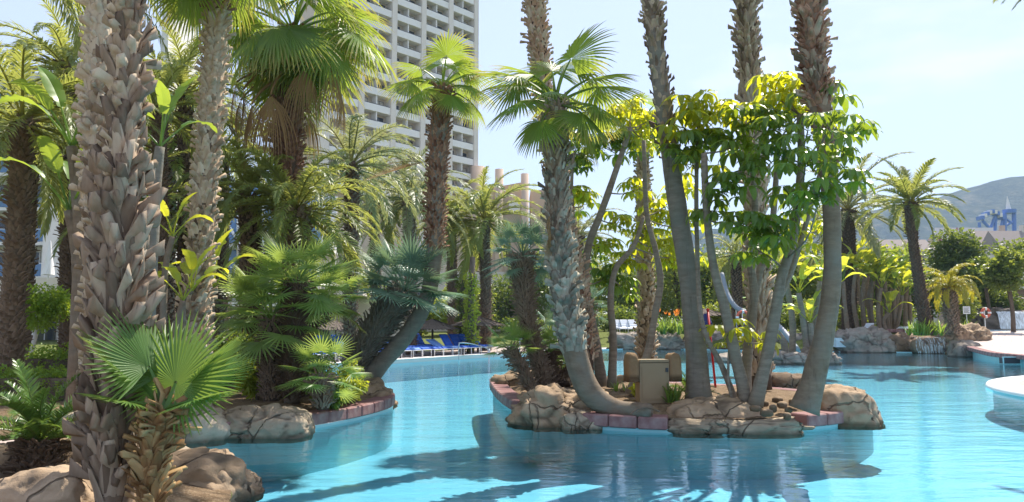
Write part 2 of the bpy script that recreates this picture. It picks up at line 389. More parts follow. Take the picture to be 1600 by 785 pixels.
m = NT('pool_paint'); v = m.world(); n1 = m.noise(v, 0.6, 5, 0.6); n2 = m.noise(v, 7, 5, 0.6)
c = m.mix(n1, (0.38, 0.52, 0.60), (0.47, 0.59, 0.66)); c = m.mix(m.math('MULTIPLY', n2, 0.25), c, (0.51, 0.62, 0.68))
M['pool'] = m.done(m.pbr(c, 0.6, None, 0.2))
M['pool_rim'] = plain('pool_rim', (0.42, 0.66, 0.70), 0.5, 0.15, 3)
# water: clear surface, mirror-like by Fresnel, ripples from stretched noise
m = NT('water'); v = m.world((1.0, 1.0, 1.0)); va = m.world((0.55, 1.5, 1.0))
w1 = m.noise(va, 1.1, 3, 0.5); w2 = m.noise(va, 4.6, 3, 0.55); w3 = m.noise(v, 14, 2, 0.5)
hh = m.math('ADD', m.math('ADD', m.math('MULTIPLY', w1, 1.0), m.math('MULTIPLY', w2, 0.26)), m.math('MULTIPLY', w3, 0.05))
nb = m.bump(hh, 1.0, 0.026)
fr = m.n('Fresnel', IOR=1.24, Normal=nb)
gl = m.n('BsdfGlossy', Color=(1, 1, 1), Roughness=0.02, Normal=nb)
tr = m.n('BsdfTransparent', Color=(0.54, 0.90, 0.995))
M['water'] = m.done(mixsh(m, fr.outputs[0], tr, gl))
m = NT('falling_water'); v = m.coord('Object', (9, 9, 0.6)); n1 = m.noise(v, 1.0, 5, 0.65)
tr = m.n('BsdfTransparent'); p = m.pbr((0.80, 0.88, 0.93), 0.25, m.bump(n1, 0.8, 0.05), 0.5)
M['fall'] = m.done(mixsh(m, m.ramp(n1, [(0.36, (0.45, 0.45, 0.45)), (0.62, (0.95, 0.95, 0.95))]), tr, p))
m = NT('trickle'); v = m.coord('Object', (11, 11, 0.5)); n1 = m.noise(v, 1.0, 5, 0.65)
M['trickle'] = m.done(mixsh(m, m.ramp(n1, [(0.46, (0.03, 0.03, 0.03)), (0.66, (0.75, 0.75, 0.75))]), m.n('BsdfTransparent'), m.pbr((0.78, 0.86, 0.9), 0.25, m.bump(n1, 0.8, 0.05), 0.5)))
m = NT('foam'); v = m.world(); n1 = m.noise(v, 5, 5, 0.7)
M['foam'] = m.done(m.pbr(m.mix(n1, (0.45, 0.62, 0.70), (0.85, 0.90, 0.93)), 0.25, m.bump(n1, 1.0, 0.08), 0.5))
# buildings
def wall(name, col, var=0.1):
    m = NT(name); v = m.world(); n1 = m.noise(v, 0.35, 6, 0.6); n2 = m.noise(m.world((1.2, 1.2, 0.12)), 1.0, 5, 0.65)
    c = m.mix(n1, tuple(x * (1 - var) for x in col), col)
    c = m.mix(m.ramp(n2, [(0.55, (0, 0, 0)), (0.8, (0.25, 0.25, 0.25))]), c, tuple(x * 0.72 for x in col))
    return m.done(m.pbr(c, 0.85, None, 0.2))
M['tower_wall'] = wall('tower_wall', (0.62, 0.52, 0.43))
M['curtain'] = plain('curtain', (0.62, 0.56, 0.48), 0.8, 0.15, 4)
M['tower_pier'] = wall('tower_pier', (0.76, 0.70, 0.64))
M['tower_parapet'] = wall('tower_parapet', (0.84, 0.82, 0.80))
M['cream'] = wall('cream_render', (0.66, 0.60, 0.52))
M['white_wall'] = wall('white_render', (0.74, 0.72, 0.69))
M['beige'] = wall('beige_stone', (0.52, 0.40, 0.31))
M['brown_wall'] = wall('brown_wall', (0.24, 0.17, 0.12))
M['roof'] = wall('roof_tile', (0.30, 0.25, 0.22))
M['rail'] = plain('dark_rail', (0.05, 0.055, 0.065), 0.5, 0.1)
M['glass'] = plain('window_glass', (0.03, 0.035, 0.04), 0.08, 0.1, spec=0.6)
m = NT('blue_glass'); gp = m.pbr((0.12, 0.24, 0.42), 0.06, None, 0.6); M['blue_glass'] = m.done(mixsh(m, 0.25, gp, m.n('BsdfTransparent', Color=(0.6, 0.75, 0.95))))
m = NT('forest'); v = m.world((1, 1, 1)); n1 = m.noise(v, 0.05, 6, 0.75); n2 = m.noise(v, 0.006, 5, 0.6)
c = m.ramp(m.math('ADD', m.math('MULTIPLY', n1, 0.6), m.math('MULTIPLY', n2, 0.4)), [(0.40, (0.018, 0.028, 0.012)), (0.52, (0.06, 0.075, 0.03)), (0.62, (0.17, 0.15, 0.09))])
M['forest'] = m.done(m.pbr(c, 0.95, m.bump(n1, 1.0, 8.0), 0.0))
m = NT('printed_panel'); v = m.coord('Object', (0.55, 0.55, 0.55)); vo = m.n('TexVoronoi', Vector=v, Scale=0.55, Randomness=0.8)
n1 = m.noise(v, 2.6, 2)
msk = m.math('LESS_THAN', m.math('ADD', vo.outputs['Distance'], m.math('MULTIPLY', n1, 0.5)), 0.52)
M['panel'] = m.done(m.pbr(m.mix(msk, (0.66, 0.64, 0.66), m.mix(0.35, vo.outputs['Color'], (0.18, 0.10, 0.16))), 0.7, None, 0.2))
M['blue_frame'] = plain('blue_painted_steel', (0.10, 0.20, 0.50), 0.5, 0.25, 0.6)

# ------------------------------------------------------------------ leaf and frond shapes (outward along +X, up +Z)
def dirv(a): return V((math.cos(a), 0, math.sin(a)))
def fan_leaf(name, mat, elev, pet, Rr, n=40, spread=270, split=0.5, g=1.2, fold=0.25, pw=0.022, pd=0.35, tilt=0.25, seed=0, dry=0.15, wid=1.0):
    rg = random.Random(seed); m = MB(); a = elev; p = V((0, 0, 0)); pts = [p.copy()]
    for i in range(7): p = p + dirv(a) * pet / 7; a -= pd / 7; pts.append(p.copy())
    m.cur = (0.0, 0.9)
    tube(m, pts, [pw * (1.5 - 0.9 * i / 7) for i in range(8)], 4, cap=False)
    a -= tilt; d = dirv(a); s = V((0, 1, 0)); nn = V((-math.sin(a), 0, math.cos(a)))
    spread = R(spread); da = spread / n
    for k in range(n):
        an = -spread / 2 + (k + 0.5) * da + rg.uniform(-0.12, 0.12) * da
        Rk = Rr * (0.70 + 0.30 * math.cos(an * 0.5)) * rg.uniform(0.93, 1.06)
        v = d * math.cos(an) + s * math.sin(an) - nn * fold * (math.sin(an) ** 2 + 0.35 * max(0, -math.cos(an)))
        v.normalize(); side = (s * math.cos(an) - d * math.sin(an)).normalized()
        c = p.copy(); rs = [0.03, 0.27, split, split + (1 - split) * 0.38, split + (1 - split) * 0.72, 1.0]; r0 = 0.0
        ws = split * Rk * math.tan(da / 2) * 1.04 * wid; prev = None
        dr = dry * rg.uniform(0.2, 1.6); tn = rg.random(); gk = g * rg.uniform(0.7, 1.3)
        for j, r in enumerate(rs):
            st = (r - r0) * Rk; r0 = r
            v = (v + V((0, 0, -1)) * gk * st * max(0.05, r - split * 0.55)).normalized()
            c = c + v * st
            hw = r * Rk * math.tan(da / 2) * 1.04 * wid if r <= split else ws * max(0.0, 1 - (r - split) / (1 - split)) ** 0.75 + 0.0012
            m.cur = (min(1.0, dr * max(0, (r - 0.45) / 0.55) ** 1.5 * 2), tn)
            up = v.cross(side) * (-1 if v.cross(side).dot(nn) < 0 else 1)
            row = (m.vert(c - side * hw + up * hw * 0.45), m.vert(c), m.vert(c + side * hw + up * hw * 0.45))
            if prev: m.face(prev[0], prev[1], row[1], row[0]); m.face(prev[1], prev[2], row[2], row[1])
            prev = row
    return m.mesh(name, mat)
def pin_leaf(name, mat, elev, L, bend, n=52, ll=0.38, lw=0.03, vee=0.45, ld=0.5, stub=0.14, seed=0, dry=0.15, rr=0.018, fa0=62, fa1=25, pw=1.4):
    rg = random.Random(seed); m = MB(); K = 22; p = V((0, 0, 0)); P = [p.copy()]; A = []
    for i in range(K):
        a = elev - bend * ((i + 0.5) / K) ** pw; A.append(a); p = p + dirv(a) * L / K; P.append(p.copy())
    A.append(A[-1]); m.cur = (0.25, 0.9)
    tube(m, P, [rr * (1.6 - 1.4 * i / K) for i in range(K + 1)], 4, cap=False)
    for i in range(n):
        t = stub + (1 - stub) * (i + 0.5) / n; x = t * K; j = min(int(x), K - 1)
        q = P[j].lerp(P[j + 1], x - j); a = A[j] + (A[j + 1] - A[j]) * (x - j)
        T = dirv(a); U = V((-math.sin(a), 0, math.cos(a)))
        ln = ll * max(0.25, math.sin(math.pi * (0.16 + 0.80 * (t - stub) / (1 - stub)))) ** 0.7
        for sd_ in (-1, 1):
            fa = R(fa0 + (fa1 - fa0) * t + rg.uniform(-9, 9)); ve = vee + rg.uniform(-0.25, 0.25)
            v = (T * math.cos(fa) + (V((0, sd_, 0)) * math.cos(ve) + U * math.sin(ve)) * math.sin(fa)).normalized()
            l = ln * rg.uniform(0.85, 1.1); w = lw * rg.uniform(0.85, 1.15)
            wv = v.cross(U); wv = (wv if wv.length > 0.2 else v.cross(V((0, 1, 0)))).normalized()
            wv = (wv + U * rg.uniform(-0.5, 0.5)).normalized()
            c1 = q + v * l * 0.45; v2 = (v + V((0, 0, -ld * rg.uniform(0.5, 1.5)))).normalized(); c2 = c1 + v2 * l * 0.55
            g = rg.random(); m.cur = (0.0, g); e = (m.vert(q - wv * w * 0.3), m.vert(q + wv * w * 0.3))
            h = (m.vert(c1 - wv * w * 0.5), m.vert(c1 + wv * w * 0.5)); m.cur = (min(1, dry * rg.uniform(0, 2)), g); k = m.vert(c2)
            m.face(e[0], e[1], h[1], h[0]); m.face(h[0], h[1], k)
    return m.mesh(name, mat)
def paddle_leaf(name, mat, elev, pet, L, W, bend, seed=0, splits=3, dry=0.05):
    rg = random.Random(seed); m = MB(); K = 14; a = elev; p = V((0, 0, 0)); pts = [p.copy()]
    for i in range(6): p = p + dirv(a) * pet / 6; a -= 0.03; pts.append(p.copy())
    m.cur = (0.0, 0.8); tube(m, pts, [0.03 - 0.012 * i / 6 for i in range(7)], 5, cap=False)
    P = [p.copy()]; A = [a]
    for i in range(K): a -= bend / K * (0.4 + 1.2 * i / K); p = p + dirv(a) * L / K; P.append(p.copy()); A.append(a)
    for sd_ in (-1, 1):
        cuts = {rg.randrange(2, K - 1) for _ in range(splits)}; prev = None; dro = 0.0; g = rg.random()
        for i in range(K + 1):
            t = i / K; hw = W * 0.5 * max(0.02, math.sin(math.pi * min(1, 0.06 + t * 0.96)) ** 0.55) * (1 - 0.25 * t)
            U = V((-math.sin(A[i]), 0, math.cos(A[i])))
            if i in cuts: dro = rg.uniform(-0.35, 0.15); g = rg.random()
            ve = 0.42 + dro + 0.05 * math.sin(i * 1.7)
            out = V((0, sd_, 0)) * math.cos(ve) + U * math.sin(ve)
            m.cur = (0, g * 0.6 + 0.2); a0 = m.vert(P[i]); e1 = P[i] + out * hw * 0.55
            e2 = e1 + (out + V((0, 0, -0.35))).normalized() * hw * 0.5 + dirv(A[i]) * hw * 0.12
            a1 = m.vert(e1); m.cur = (dry * rg.uniform(0, 2), g); a2 = m.vert(e2)
            if prev:
                q = prev
                if i in cuts:
                    sh = V(m.v[q[2]]); q = (q[0], q[1], m.vert(sh + dirv(A[i]) * L / K * 0.35))
                m.face(q[0], a0, a1, q[1]); m.face(q[1], a1, a2, q[2])
            prev = (a0, a1, a2)
    return m.mesh(name, mat, smooth=True)
def scheff_leaf(name, mat, elev, pet, L, W, n=9, droop=0.75, seed=0, dry=0.0):
    rg = random.Random(seed); m = MB(); a = elev; p = V((0, 0, 0)); pts = [p.copy()]
    for i in range(5): p = p + dirv(a) * pet / 5; a -= 0.06; pts.append(p.copy())
    m.cur = (0.0, 0.8); tube(m, pts, [0.008] * 6, 4, cap=False)
    for k in range(n):
        az = 2 * math.pi * (k + rg.uniform(-0.2, 0.2)) / n; h = V((math.cos(az), math.sin(az), 0)); s = V((-h.y, h.x, 0))
        l = L * rg.uniform(0.85, 1.1) * (1.08 - 0.18 * math.cos(az + math.pi)); e = rg.uniform(0.0, 0.25); c = p + h * 0.03; prev = None
        dd = droop * rg.uniform(0.7, 1.4); tn = rg.random(); dr = dry * rg.uniform(0.6, 1.0) if dry else 0.0
        for t, w in ((0, 0.10), (0.14, 0.45), (0.4, 1.0), (0.72, 0.86), (0.92, 0.42), (1.0, 0.03)):
            q = e - dd * 1.7 * t; v = h * math.cos(q) + V((0, 0, math.sin(q)))
            if prev: c = c + v * l * (t - pt)
            pt = t; hw = W * 0.5 * w; up = V((0, 0, 1)) * math.cos(q) - h * math.sin(q); m.cur = (dr, tn)
            row = (m.vert(c - s * hw + up * hw * 0.3), m.vert(c), m.vert(c + s * hw + up * hw * 0.3))
            if prev: m.face(prev[0], row[0], row[1], prev[1]); m.face(prev[1], row[1], row[2], prev[2])
            prev = row
    return m.mesh(name, mat)
def strap_clump(m, c, n, h, w, seed, lean=0.6):
    rg = random.Random(seed)
    for k in range(n):
        az = rg.uniform(0, 6.283); d = V((math.cos(az), math.sin(az), 0)); s = V((-d.y, d.x, 0)); e = R(rg.uniform(48, 88)); p = c + d * rg.uniform(0, 0.08)
        hh = h * rg.uniform(0.7, 1.15); prev = None; tn = rg.random()
        for j in range(6):
            t = j / 5; hw = w * 0.5 * (1 - t ** 2 * 0.97); m.cur = (0.1 * t * tn, tn)
            row = (m.vert(p - s * hw), m.vert(p + s * hw))
            if prev: m.face(prev[0], prev[1], row[1], row[0])
            prev = row; q = e - lean * 1.6 * t ** 1.5; p = p + (d * math.cos(q) + V((0, 0, math.sin(q)))) * hh / 5

# a species: list of (elevation, mesh)
SP = {}
def fan_species(key, mat, elevs, seeds=2, **kw):
    SP[key] = [(e, fan_leaf('fan_frond', M[mat], R(e), seed=int(e * 7 + k * 131 + len(key) * 17), **kw)) for e in elevs for k in range(seeds)]
def pin_species(key, mat, elevs, seeds=2, bends=None, **kw):
    SP[key] = [(e, pin_leaf('feather_frond', M[mat], R(e), bend=R((bends or {}).get(e, 95)) , seed=int(e * 11 + k * 57 + len(key) * 13), **kw)) for e in elevs for k in range(seeds)]
fan_species('wash', 'wash', (82, 55, 30, 5, -25, -50), pet=0.75, Rr=0.80, n=38, spread=230, split=0.52, g=2.1, fold=0.3, tilt=0.2, pd=0.5, dry=0.32)
fan_species('wash_big', 'wash', (75, 45, 20, -10, -40), pet=1.0, Rr=1.05, n=42, spread=240, split=0.42, g=2.4, fold=0.35, tilt=0.35, pd=0.6, dry=0.35)
fan_species('dead', 'dead', (10, -20, -60), pet=0.85, Rr=0.85, n=22, spread=95, split=0.30, g=7.0, fold=0.5, tilt=0.5, pd=0.9, dry=0.3, wid=0.8)
fan_species('young', 'wash_fold', (80, 58, 38, 15), pet=0.42, Rr=0.62, n=44, spread=250, split=0.55, g=0.55, fold=0.12, tilt=-0.1, pd=0.2, dry=0.06)
fan_species('young_face', 'wash_fold', (74,), pet=0.24, Rr=0.66, n=52, spread=325, split=0.5, g=0.35, fold=0.04, tilt=-0.05, pd=0.05, dry=0.06)
fan_species('cham', 'cham', (85, 62, 40, 18, -8, -32), pet=0.55, Rr=0.44, n=19, spread=215, split=0.30, g=0.35, fold=0.12, tilt=0.05, pd=0.2, pw=0.009, dry=0.12, wid=1.15)
fan_species('cham_blue', 'cham_blue', (85, 62, 40, 18, -8, -32), pet=0.55, Rr=0.42, n=19, spread=215, split=0.30, g=0.3, fold=0.12, tilt=0.05, pd=0.15, pw=0.009, dry=0.08, wid=1.15)
pin_species('date', 'date', (82, 62, 42, 20, -5, -30), bends={82: 85, 62: 95, 42: 95, 20: 85, -5: 70, -30: 50}, L=2.6, n=64, ll=0.42, lw=0.032, ld=0.55)
pin_species('date_grey', 'date_grey', (82, 62, 42, 20, -5, -30), bends={82: 80, 62: 95, 42: 100, 20: 90, -5: 70, -30: 50}, L=2.6, n=64, ll=0.40, lw=0.03, ld=0.6)
pin_species('date_yel', 'date_yel', (82, 60, 38, 12), bends={82: 110, 60: 130, 38: 135, 12: 110}, L=2.1, n=52, ll=0.42, lw=0.035, ld=0.9, vee=0.2)
pin_species('date_open', 'date', (80, 58, 38, 15, -20), bends={80: 50, 58: 62, 38: 70, 15: 68, -20: 55}, L=2.6, n=66, ll=0.44, lw=0.045, ld=0.4)
pin_species('weep', 'date', (60, 35, 10, -15), bends={60: 120, 35: 105, 10: 85, -15: 62}, L=3.4, n=80, ll=0.52, lw=0.026, ld=1.6, vee=0.05)
pin_species('cycad', 'cycad', (72, 55, 38, 22), bends={72: 40, 55: 50, 38: 58, 22: 55}, L=0.78, n=52, ll=0.135, lw=0.013, ld=0.15, vee=0.6, rr=0.008, fa0=70, fa1=45, stub=0.1)
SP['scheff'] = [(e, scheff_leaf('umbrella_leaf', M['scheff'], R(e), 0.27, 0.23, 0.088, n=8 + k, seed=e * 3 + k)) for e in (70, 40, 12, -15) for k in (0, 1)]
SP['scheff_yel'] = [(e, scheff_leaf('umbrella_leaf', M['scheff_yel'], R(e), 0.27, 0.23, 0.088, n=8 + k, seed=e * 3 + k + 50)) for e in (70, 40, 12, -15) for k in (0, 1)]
SP['paddle'] = [(e, paddle_leaf('paddle_leaf', M['paddle'], R(e), 0.85, 1.15, 0.40, R(b), seed=e + k, splits=3 + 2 * k)) for e, b in ((84, 40), (70, 65), (52, 85)) for k in (0, 1)]
SP['paddle_yel'] = [(e, paddle_leaf('paddle_leaf', M['paddle_yel'], R(e), 0.7, 1.1, 0.42, R(b), seed=e + k + 9, splits=2 + 2 * k)) for e, b in ((84, 40), (68, 70), (48, 90)) for k in (0, 1)]

def fronds(parent, c, sp, n, e0, e1, scale, seed, name='frond', jit=12, sj=0.15, axis=None, az0=None):
    """n fronds round the point c (in the parent's frame), golden-angle order, elevations from e1 down to e0"""
    rg = random.Random(seed); S = SP[sp]; out = []
    Q = Matrix.Identity(4) if axis is None else V((0, 0, 1)).rotation_difference(axis).to_matrix().to_4x4()
    for i in range(n):
        f = (i + 0.5) / n; e = e1 + (e0 - e1) * f ** 0.85 + rg.uniform(-jit, jit)
        best = sorted(S, key=lambda x: abs(x[0] - e) + rg.uniform(0, 6))[0]
        az = (az0 if az0 is not None else 0) + i * 2.39996 + rg.uniform(-0.35, 0.35)
        k = scale * rg.uniform(1 - sj, 1 + sj)
        T = Matrix.Translation(c) @ Q @ Matrix.Rotation(az, 4, 'Z') @ Matrix.Rotation(-R(e - best[0]) * 0.7, 4, 'Y') @ Matrix.Rotation(R(rg.uniform(-14, 14)), 4, 'X') @ Matrix.Scale(k, 4)
        out.append(put(name, best[1], parent, T))
    return out
def frond_at(parent, c, sp, az, e, scale, roll=0, idx=0, name='frond'):
    S = sorted(SP[sp], key=lambda x: abs(x[0] - e)); best = S[idx]
    T = Matrix.Translation(c) @ Matrix.Rotation(R(az), 4, 'Z') @ Matrix.Rotation(-R(e - best[0]), 4, 'Y') @ Matrix.Rotation(R(roll), 4, 'X') @ Matrix.Scale(scale, 4)
    return put(name, best[1], parent, T)

# ------------------------------------------------------------------ leaf bases on palm trunks
def boot_mesh(mat, L, W, out, th, split, seed, curl=0.0):
    """a strap-like leaf base hugging the trunk: rounded across, flaring at the ragged, notched tip"""
    rg = random.Random(seed); m = MB(); fr_ = []; bk = []; rag = [rg.uniform(-0.09, 0.09) * L for _ in range(4)]; tw = rg.uniform(-0.25, 0.25)
    for t in (0.0, 0.28, 0.55, 0.8, 1.0):
        w = W * 0.5 * (1.0 - 0.55 * t ** 1.2 + 0.05 * rg.uniform(-1, 1)); x0 = out * t ** 1.5 + curl * max(0, t - 0.55) * 1.6; row = []
        for k, c in enumerate((-1.0, -0.38, 0.38, 1.0)):
            z = L * t + rag[k] * t ** 2 - split * L * (1 - abs(c)) * max(0, t - 0.5) * 1.6
            row.append(V((x0 + W * 0.10 * (1 - c * c) - W * 0.05 + tw * c * w * t, w * c, z)))
        fr_.append([m.vert(p) for p in row]); bk.append([m.vert(row[k] - V((th * (1.3 - 0.9 * t), 0, 0))) for k in (0, 3)])
    for a, b in zip(fr_, fr_[1:]):
        for k in range(3): m.face(a[k], a[k + 1], b[k + 1], b[k])
    for i in range(4):
        m.face(bk[i][1], bk[i][0], bk[i + 1][0], bk[i + 1][1]); m.face(fr_[i][0], fr_[i + 1][0], bk[i + 1][0], bk[i][0]); m.face(fr_[i + 1][3], fr_[i][3], bk[i][1], bk[i + 1][1])
    m.face(*fr_[4], bk[4][1], bk[4][0])
    return m.mesh('leaf_base', mat, smooth=True)
BOOTS = {}
def boots_of(kind):
    if kind in BOOTS: return BOOTS[kind]
    mat, L, W, out, th, split, n = {'tan': ('boot', 0.19, 0.155, 0.030, 0.012, 0.6, 6), 'grey': ('boot_grey', 0.20, 0.17, 0.034, 0.012, 0.6, 6),
        'red': ('boot_red', 0.18, 0.125, 0.045, 0.012, 0.6, 6), 'dark': ('boot_dark', 0.32, 0.135, 0.045, 0.010, 0.6, 6), 'orange': ('boot_orange', 0.15, 0.085, 0.045, 0.012, 0.3, 5),
        'stub': ('stub', 0.10, 0.11, 0.05, 0.03, 0.1, 4), 'thin': ('stub_grey', 0.20, 0.034, 0.07, 0.014, 0.0, 4), 'thind': ('stub', 0.13, 0.035, 0.05, 0.012, 0.0, 4)}[kind]
    BOOTS[kind] = [boot_mesh(M[mat], L, W, out * (0.7 + 0.12 * k), th, split, k * 5 + len(kind), 0.05 * (k % 3)) for k in range(n)]
    return BOOTS[kind]
def add_boots(trunk, root, pts, rad, kind, per_m, s0, s1, limit, seed, scale=1.0, jit=0.16, kind2=None, mixf=0.0):
    """leaf bases round a trunk between the fractions s0..s1 of its length; the limit nearest in view are objects, the rest one part"""
    rg = random.Random(seed); ms = boots_of(kind); ms2 = boots_of(kind2) if kind2 else ms
    L = [0.0]
    for a, b in zip(pts, pts[1:]): L.append(L[-1] + (b - a).length)
    tot = L[-1]; n = int(per_m * tot * (s1 - s0)); items = []
    for i in range(n):
        s = tot * (s0 + (s1 - s0) * (i + 0.5) / n); j = max(k for k in range(len(L)) if L[k] <= s); j = min(j, len(pts) - 2)
        f = (s - L[j]) / max(1e-6, L[j + 1] - L[j]); c = pts[j].lerp(pts[j + 1], f); r = rad[j] + (rad[j + 1] - rad[j]) * f
        T = (pts[j + 1] - pts[j]).normalized(); N, B, T = frame(T, V((1, 0.01, 0)))
        a = i * 2.39996 + rg.uniform(-0.15, 0.15); o = N * math.cos(a) + B * math.sin(a); b = T.cross(o)
        X = Matrix(((o.x, b.x, T.x, 0), (o.y, b.y, T.y, 0), (o.z, b.z, T.z, 0), (0, 0, 0, 1)))
        k = scale * (rg.uniform(0.8, 1.25) if rg.random() < 0.8 else rg.uniform(0.5, 1.32))
        X = Matrix.Translation(c + o * (r - 0.004)) @ X @ Matrix.Rotation(rg.uniform(-jit, jit) * 2.2, 4, 'X') @ Matrix.Rotation(rg.uniform(-0.06, jit * 1.2), 4, 'Y') @ Matrix.Diagonal((k * rg.uniform(0.7, 1.5), k, k * rg.uniform(0.85, 1.2), 1))
        me = rg.choice(ms2 if rg.random() < mixf else ms); u, v, w = pix(c)
        vis = (CAMP - c).dot(o) > -0.25 * (CAMP - c).length and -20 < u < 1620 and -20 < v < 800
        items.append((0 if vis else 1, w - 0.3 * (CAMP - c).normalized().dot(o), i, me, X))
    items.sort(key=lambda x: (x[0], x[1], x[2]))
    off = Matrix.Translation(-root.location)
    for it in items[:limit]: put('leaf_base', it[3], trunk, off @ it[4])
    rest = {}
    for it in items[limit:]: rest.setdefault(it[3].materials[0].name, []).append(it)
    for mn, its in rest.items():
        m = MB(); m.c = None
        vv = []; ff = []
        for it in its:
            o = len(vv); X = off @ it[4]
            vv += [tuple(X @ x.co) for x in it[3].vertices]; ff += [tuple(o + q for q in p.vertices) for p in it[3].polygons]
        me = bpy.data.meshes.new('leaf_bases'); me.from_pydata(vv, [], ff); me.materials.append(bpy.data.materials[mn]); me.polygons.foreach_set('use_smooth', [True] * len(me.polygons))
        tag(put('leaf_bases', me, trunk), kind='stuff')

def make_trunk(root, pts, rad, mat, n=14, seed=0, samples=28, bump=0.1, ring=0.0, ringl=0.1, name='trunk', flare=0.0):
    P = spline(pts, samples); rr = interp(rad, samples)
    if flare: rr = [r * (1 + flare * max(0, 1 - i / 4) ** 2) for i, r in enumerate(rr)]
    m = MB(); tube(m, P, rr, n, bump, 4.0, seed, ring, ringl)
    o = put(name, m.mesh(name, M[mat], True, off=root.location), root)
    return o, P, rr

# ------------------------------------------------------------------ leaf clouds for bushes, hedges and broadleaf trees
def leaf_cloud(m, clumps, n, size, seed, flat=0.0):
    """n small folded leaves spread through ellipsoid clumps (centre, rx, ry, rz)"""
    rg = random.Random(seed); tot = sum(c[1] * c[2] + c[1] * c[3] + c[2] * c[3] for c in clumps)
    for c, rx, ry, rz in clumps:
        for _ in range(int(n * (rx * ry + rx * rz + ry * rz) / tot)):
            d = V((rg.gauss(0, 1), rg.gauss(0, 1), rg.gauss(0, 1))).normalized(); q = rg.random() ** 0.45
            q *= 1 + 0.25 * noise.noise(V((d.x * 2 + seed, d.y * 2, d.z * 2)))
            p = c + V((d.x * rx, d.y * ry, d.z * rz)) * q
            h = (d * 0.7 + V((rg.uniform(-1, 1), rg.uniform(-1, 1), rg.uniform(-0.9, 0.5)))).normalized()
            s = h.cross(V((rg.uniform(-1, 1), rg.uniform(-1, 1), rg.uniform(-1, 1)))).normalized(); u = h.cross(s)
            l = size * rg.uniform(0.6, 1.3); w = l * 0.30; m.cur = (0, rg.random())
            a = m.vert(p); b = m.vert(p + h * l * 0.5 + s * w + u * w * 0.4); e = m.vert(p + h * l); f = m.vert(p + h * l * 0.5 - s * w + u * w * 0.4)
            m.face(a, b, e); m.face(a, e, f)
def sub_clumps(c, rx, ry, rz, k, seed, f=0.45):
    rg = random.Random(seed); out = []
    for i in range(k):
        d = V((rg.gauss(0, 1), rg.gauss(0, 1), rg.gauss(0, 1))).normalized() * rg.uniform(0.35, 0.85)
        g = f * rg.uniform(0.7, 1.25); out.append((c + V((d.x * rx, d.y * ry, d.z * rz)), rx * g, ry * g, rz * g))
    return out

# ------------------------------------------------------------------ rocks
def rock_shape(rx, ry, rz, seed, sub=4, boxy=3.2, amp=0.16, cracks=1.0, strata=0.0, cell=0.8, foot=-0.06):
    bm = bmesh.new(); bmesh.ops.create_icosphere(bm, subdivisions=sub, radius=1.0)
    o = V((seed * 3.17, seed * 1.31, seed * 2.03)); m = MB()
    for v in bm.verts:
        d = v.co; k = (abs(d.x) ** boxy + abs(d.y) ** boxy + abs(d.z) ** boxy) ** (-1 / boxy)
        p = V((d.x * k * rx, d.y * k * ry, d.z * k * rz)); q = p + o
        f = 1 + amp * noise.noise(q * 1.1) + amp * 0.7 * noise.noise(q * 2.7) + amp * 0.45 * (0.5 - abs(noise.noise(q * 5.5))) + amp * 0.45 * noise.noise(q * 11) + amp * 0.25 * noise.noise(q * 24)
        _, cp = noise.voronoi(q * (1.15 / cell) + V((noise.noise(q * 1.7), noise.noise(q * 1.7 + V((0, 9, 0))), 0)) * 0.3)
        f += amp * 0.75 * noise.cell(cp[0] * 5.0) - amp * 0.3; p = p * f; col = 0.0
        if strata:
            zz = p.z / strata + 0.6 * noise.noise(q * 0.8); p = V((p.x * (1 - 0.10 * abs(math.sin(zz * 3.14)) ** 4), p.y * (1 - 0.10 * abs(math.sin(zz * 3.14)) ** 4), p.z))
            col = max(col, abs(math.sin(zz * 3.14)) ** 14 * 0.6)
        if cracks:
            w = q * (1.0 / cell) + V((noise.noise(q * 2), noise.noise(q * 2 + V((9, 0, 0))), 0)) * 0.35
            dd, _ = noise.voronoi(w); e = max(0, 1 - (dd[1] - dd[0]) / 0.11)
            if e > 0: p = p - d * (0.06 * cracks * e * min(rx, ry, rz) * 1.6); col = max(col, e ** 1.5)
        if p.z < foot: p = V((p.x * 0.96, p.y * 0.96, foot - 0.02 * rz))
        m.cur = (col, 0.5); m.vert(p)
    for f in bm.faces: m.face(*[v.index for v in f.verts])
    bm.free(); return m
def rock(label, c, rx, ry, rz, seed, mat='rock', sub=4, rz_=0.0, name='boulder', group=None, cat='rock', **kw):
    m = rock_shape(rx, ry, rz, seed, sub, **kw)
    o = put(name, m.mesh(name, M[mat], True), loc=c); o.rotation_euler = (0, 0, rz_)
    return tag(o, label, cat, group)
def rock_px(label, u0, u1, vt, vb, ry, seed, z=0.0, mat='rock', **kw):
    """a rock standing on the level z, seen between pixels u0..u1, from its foot vb to its top vt"""
    uc = (u0 + u1) / 2; D = G(uc, vb, z).y + ry * 0.85; t = at(uc, vt, D); rx = (u1 - u0) / 2 * D / FPX * 1.08
    return rock(label, V((t.x, D, z)), rx, ry, max(0.12, (t.z - z) * 0.97), seed, mat, **kw)
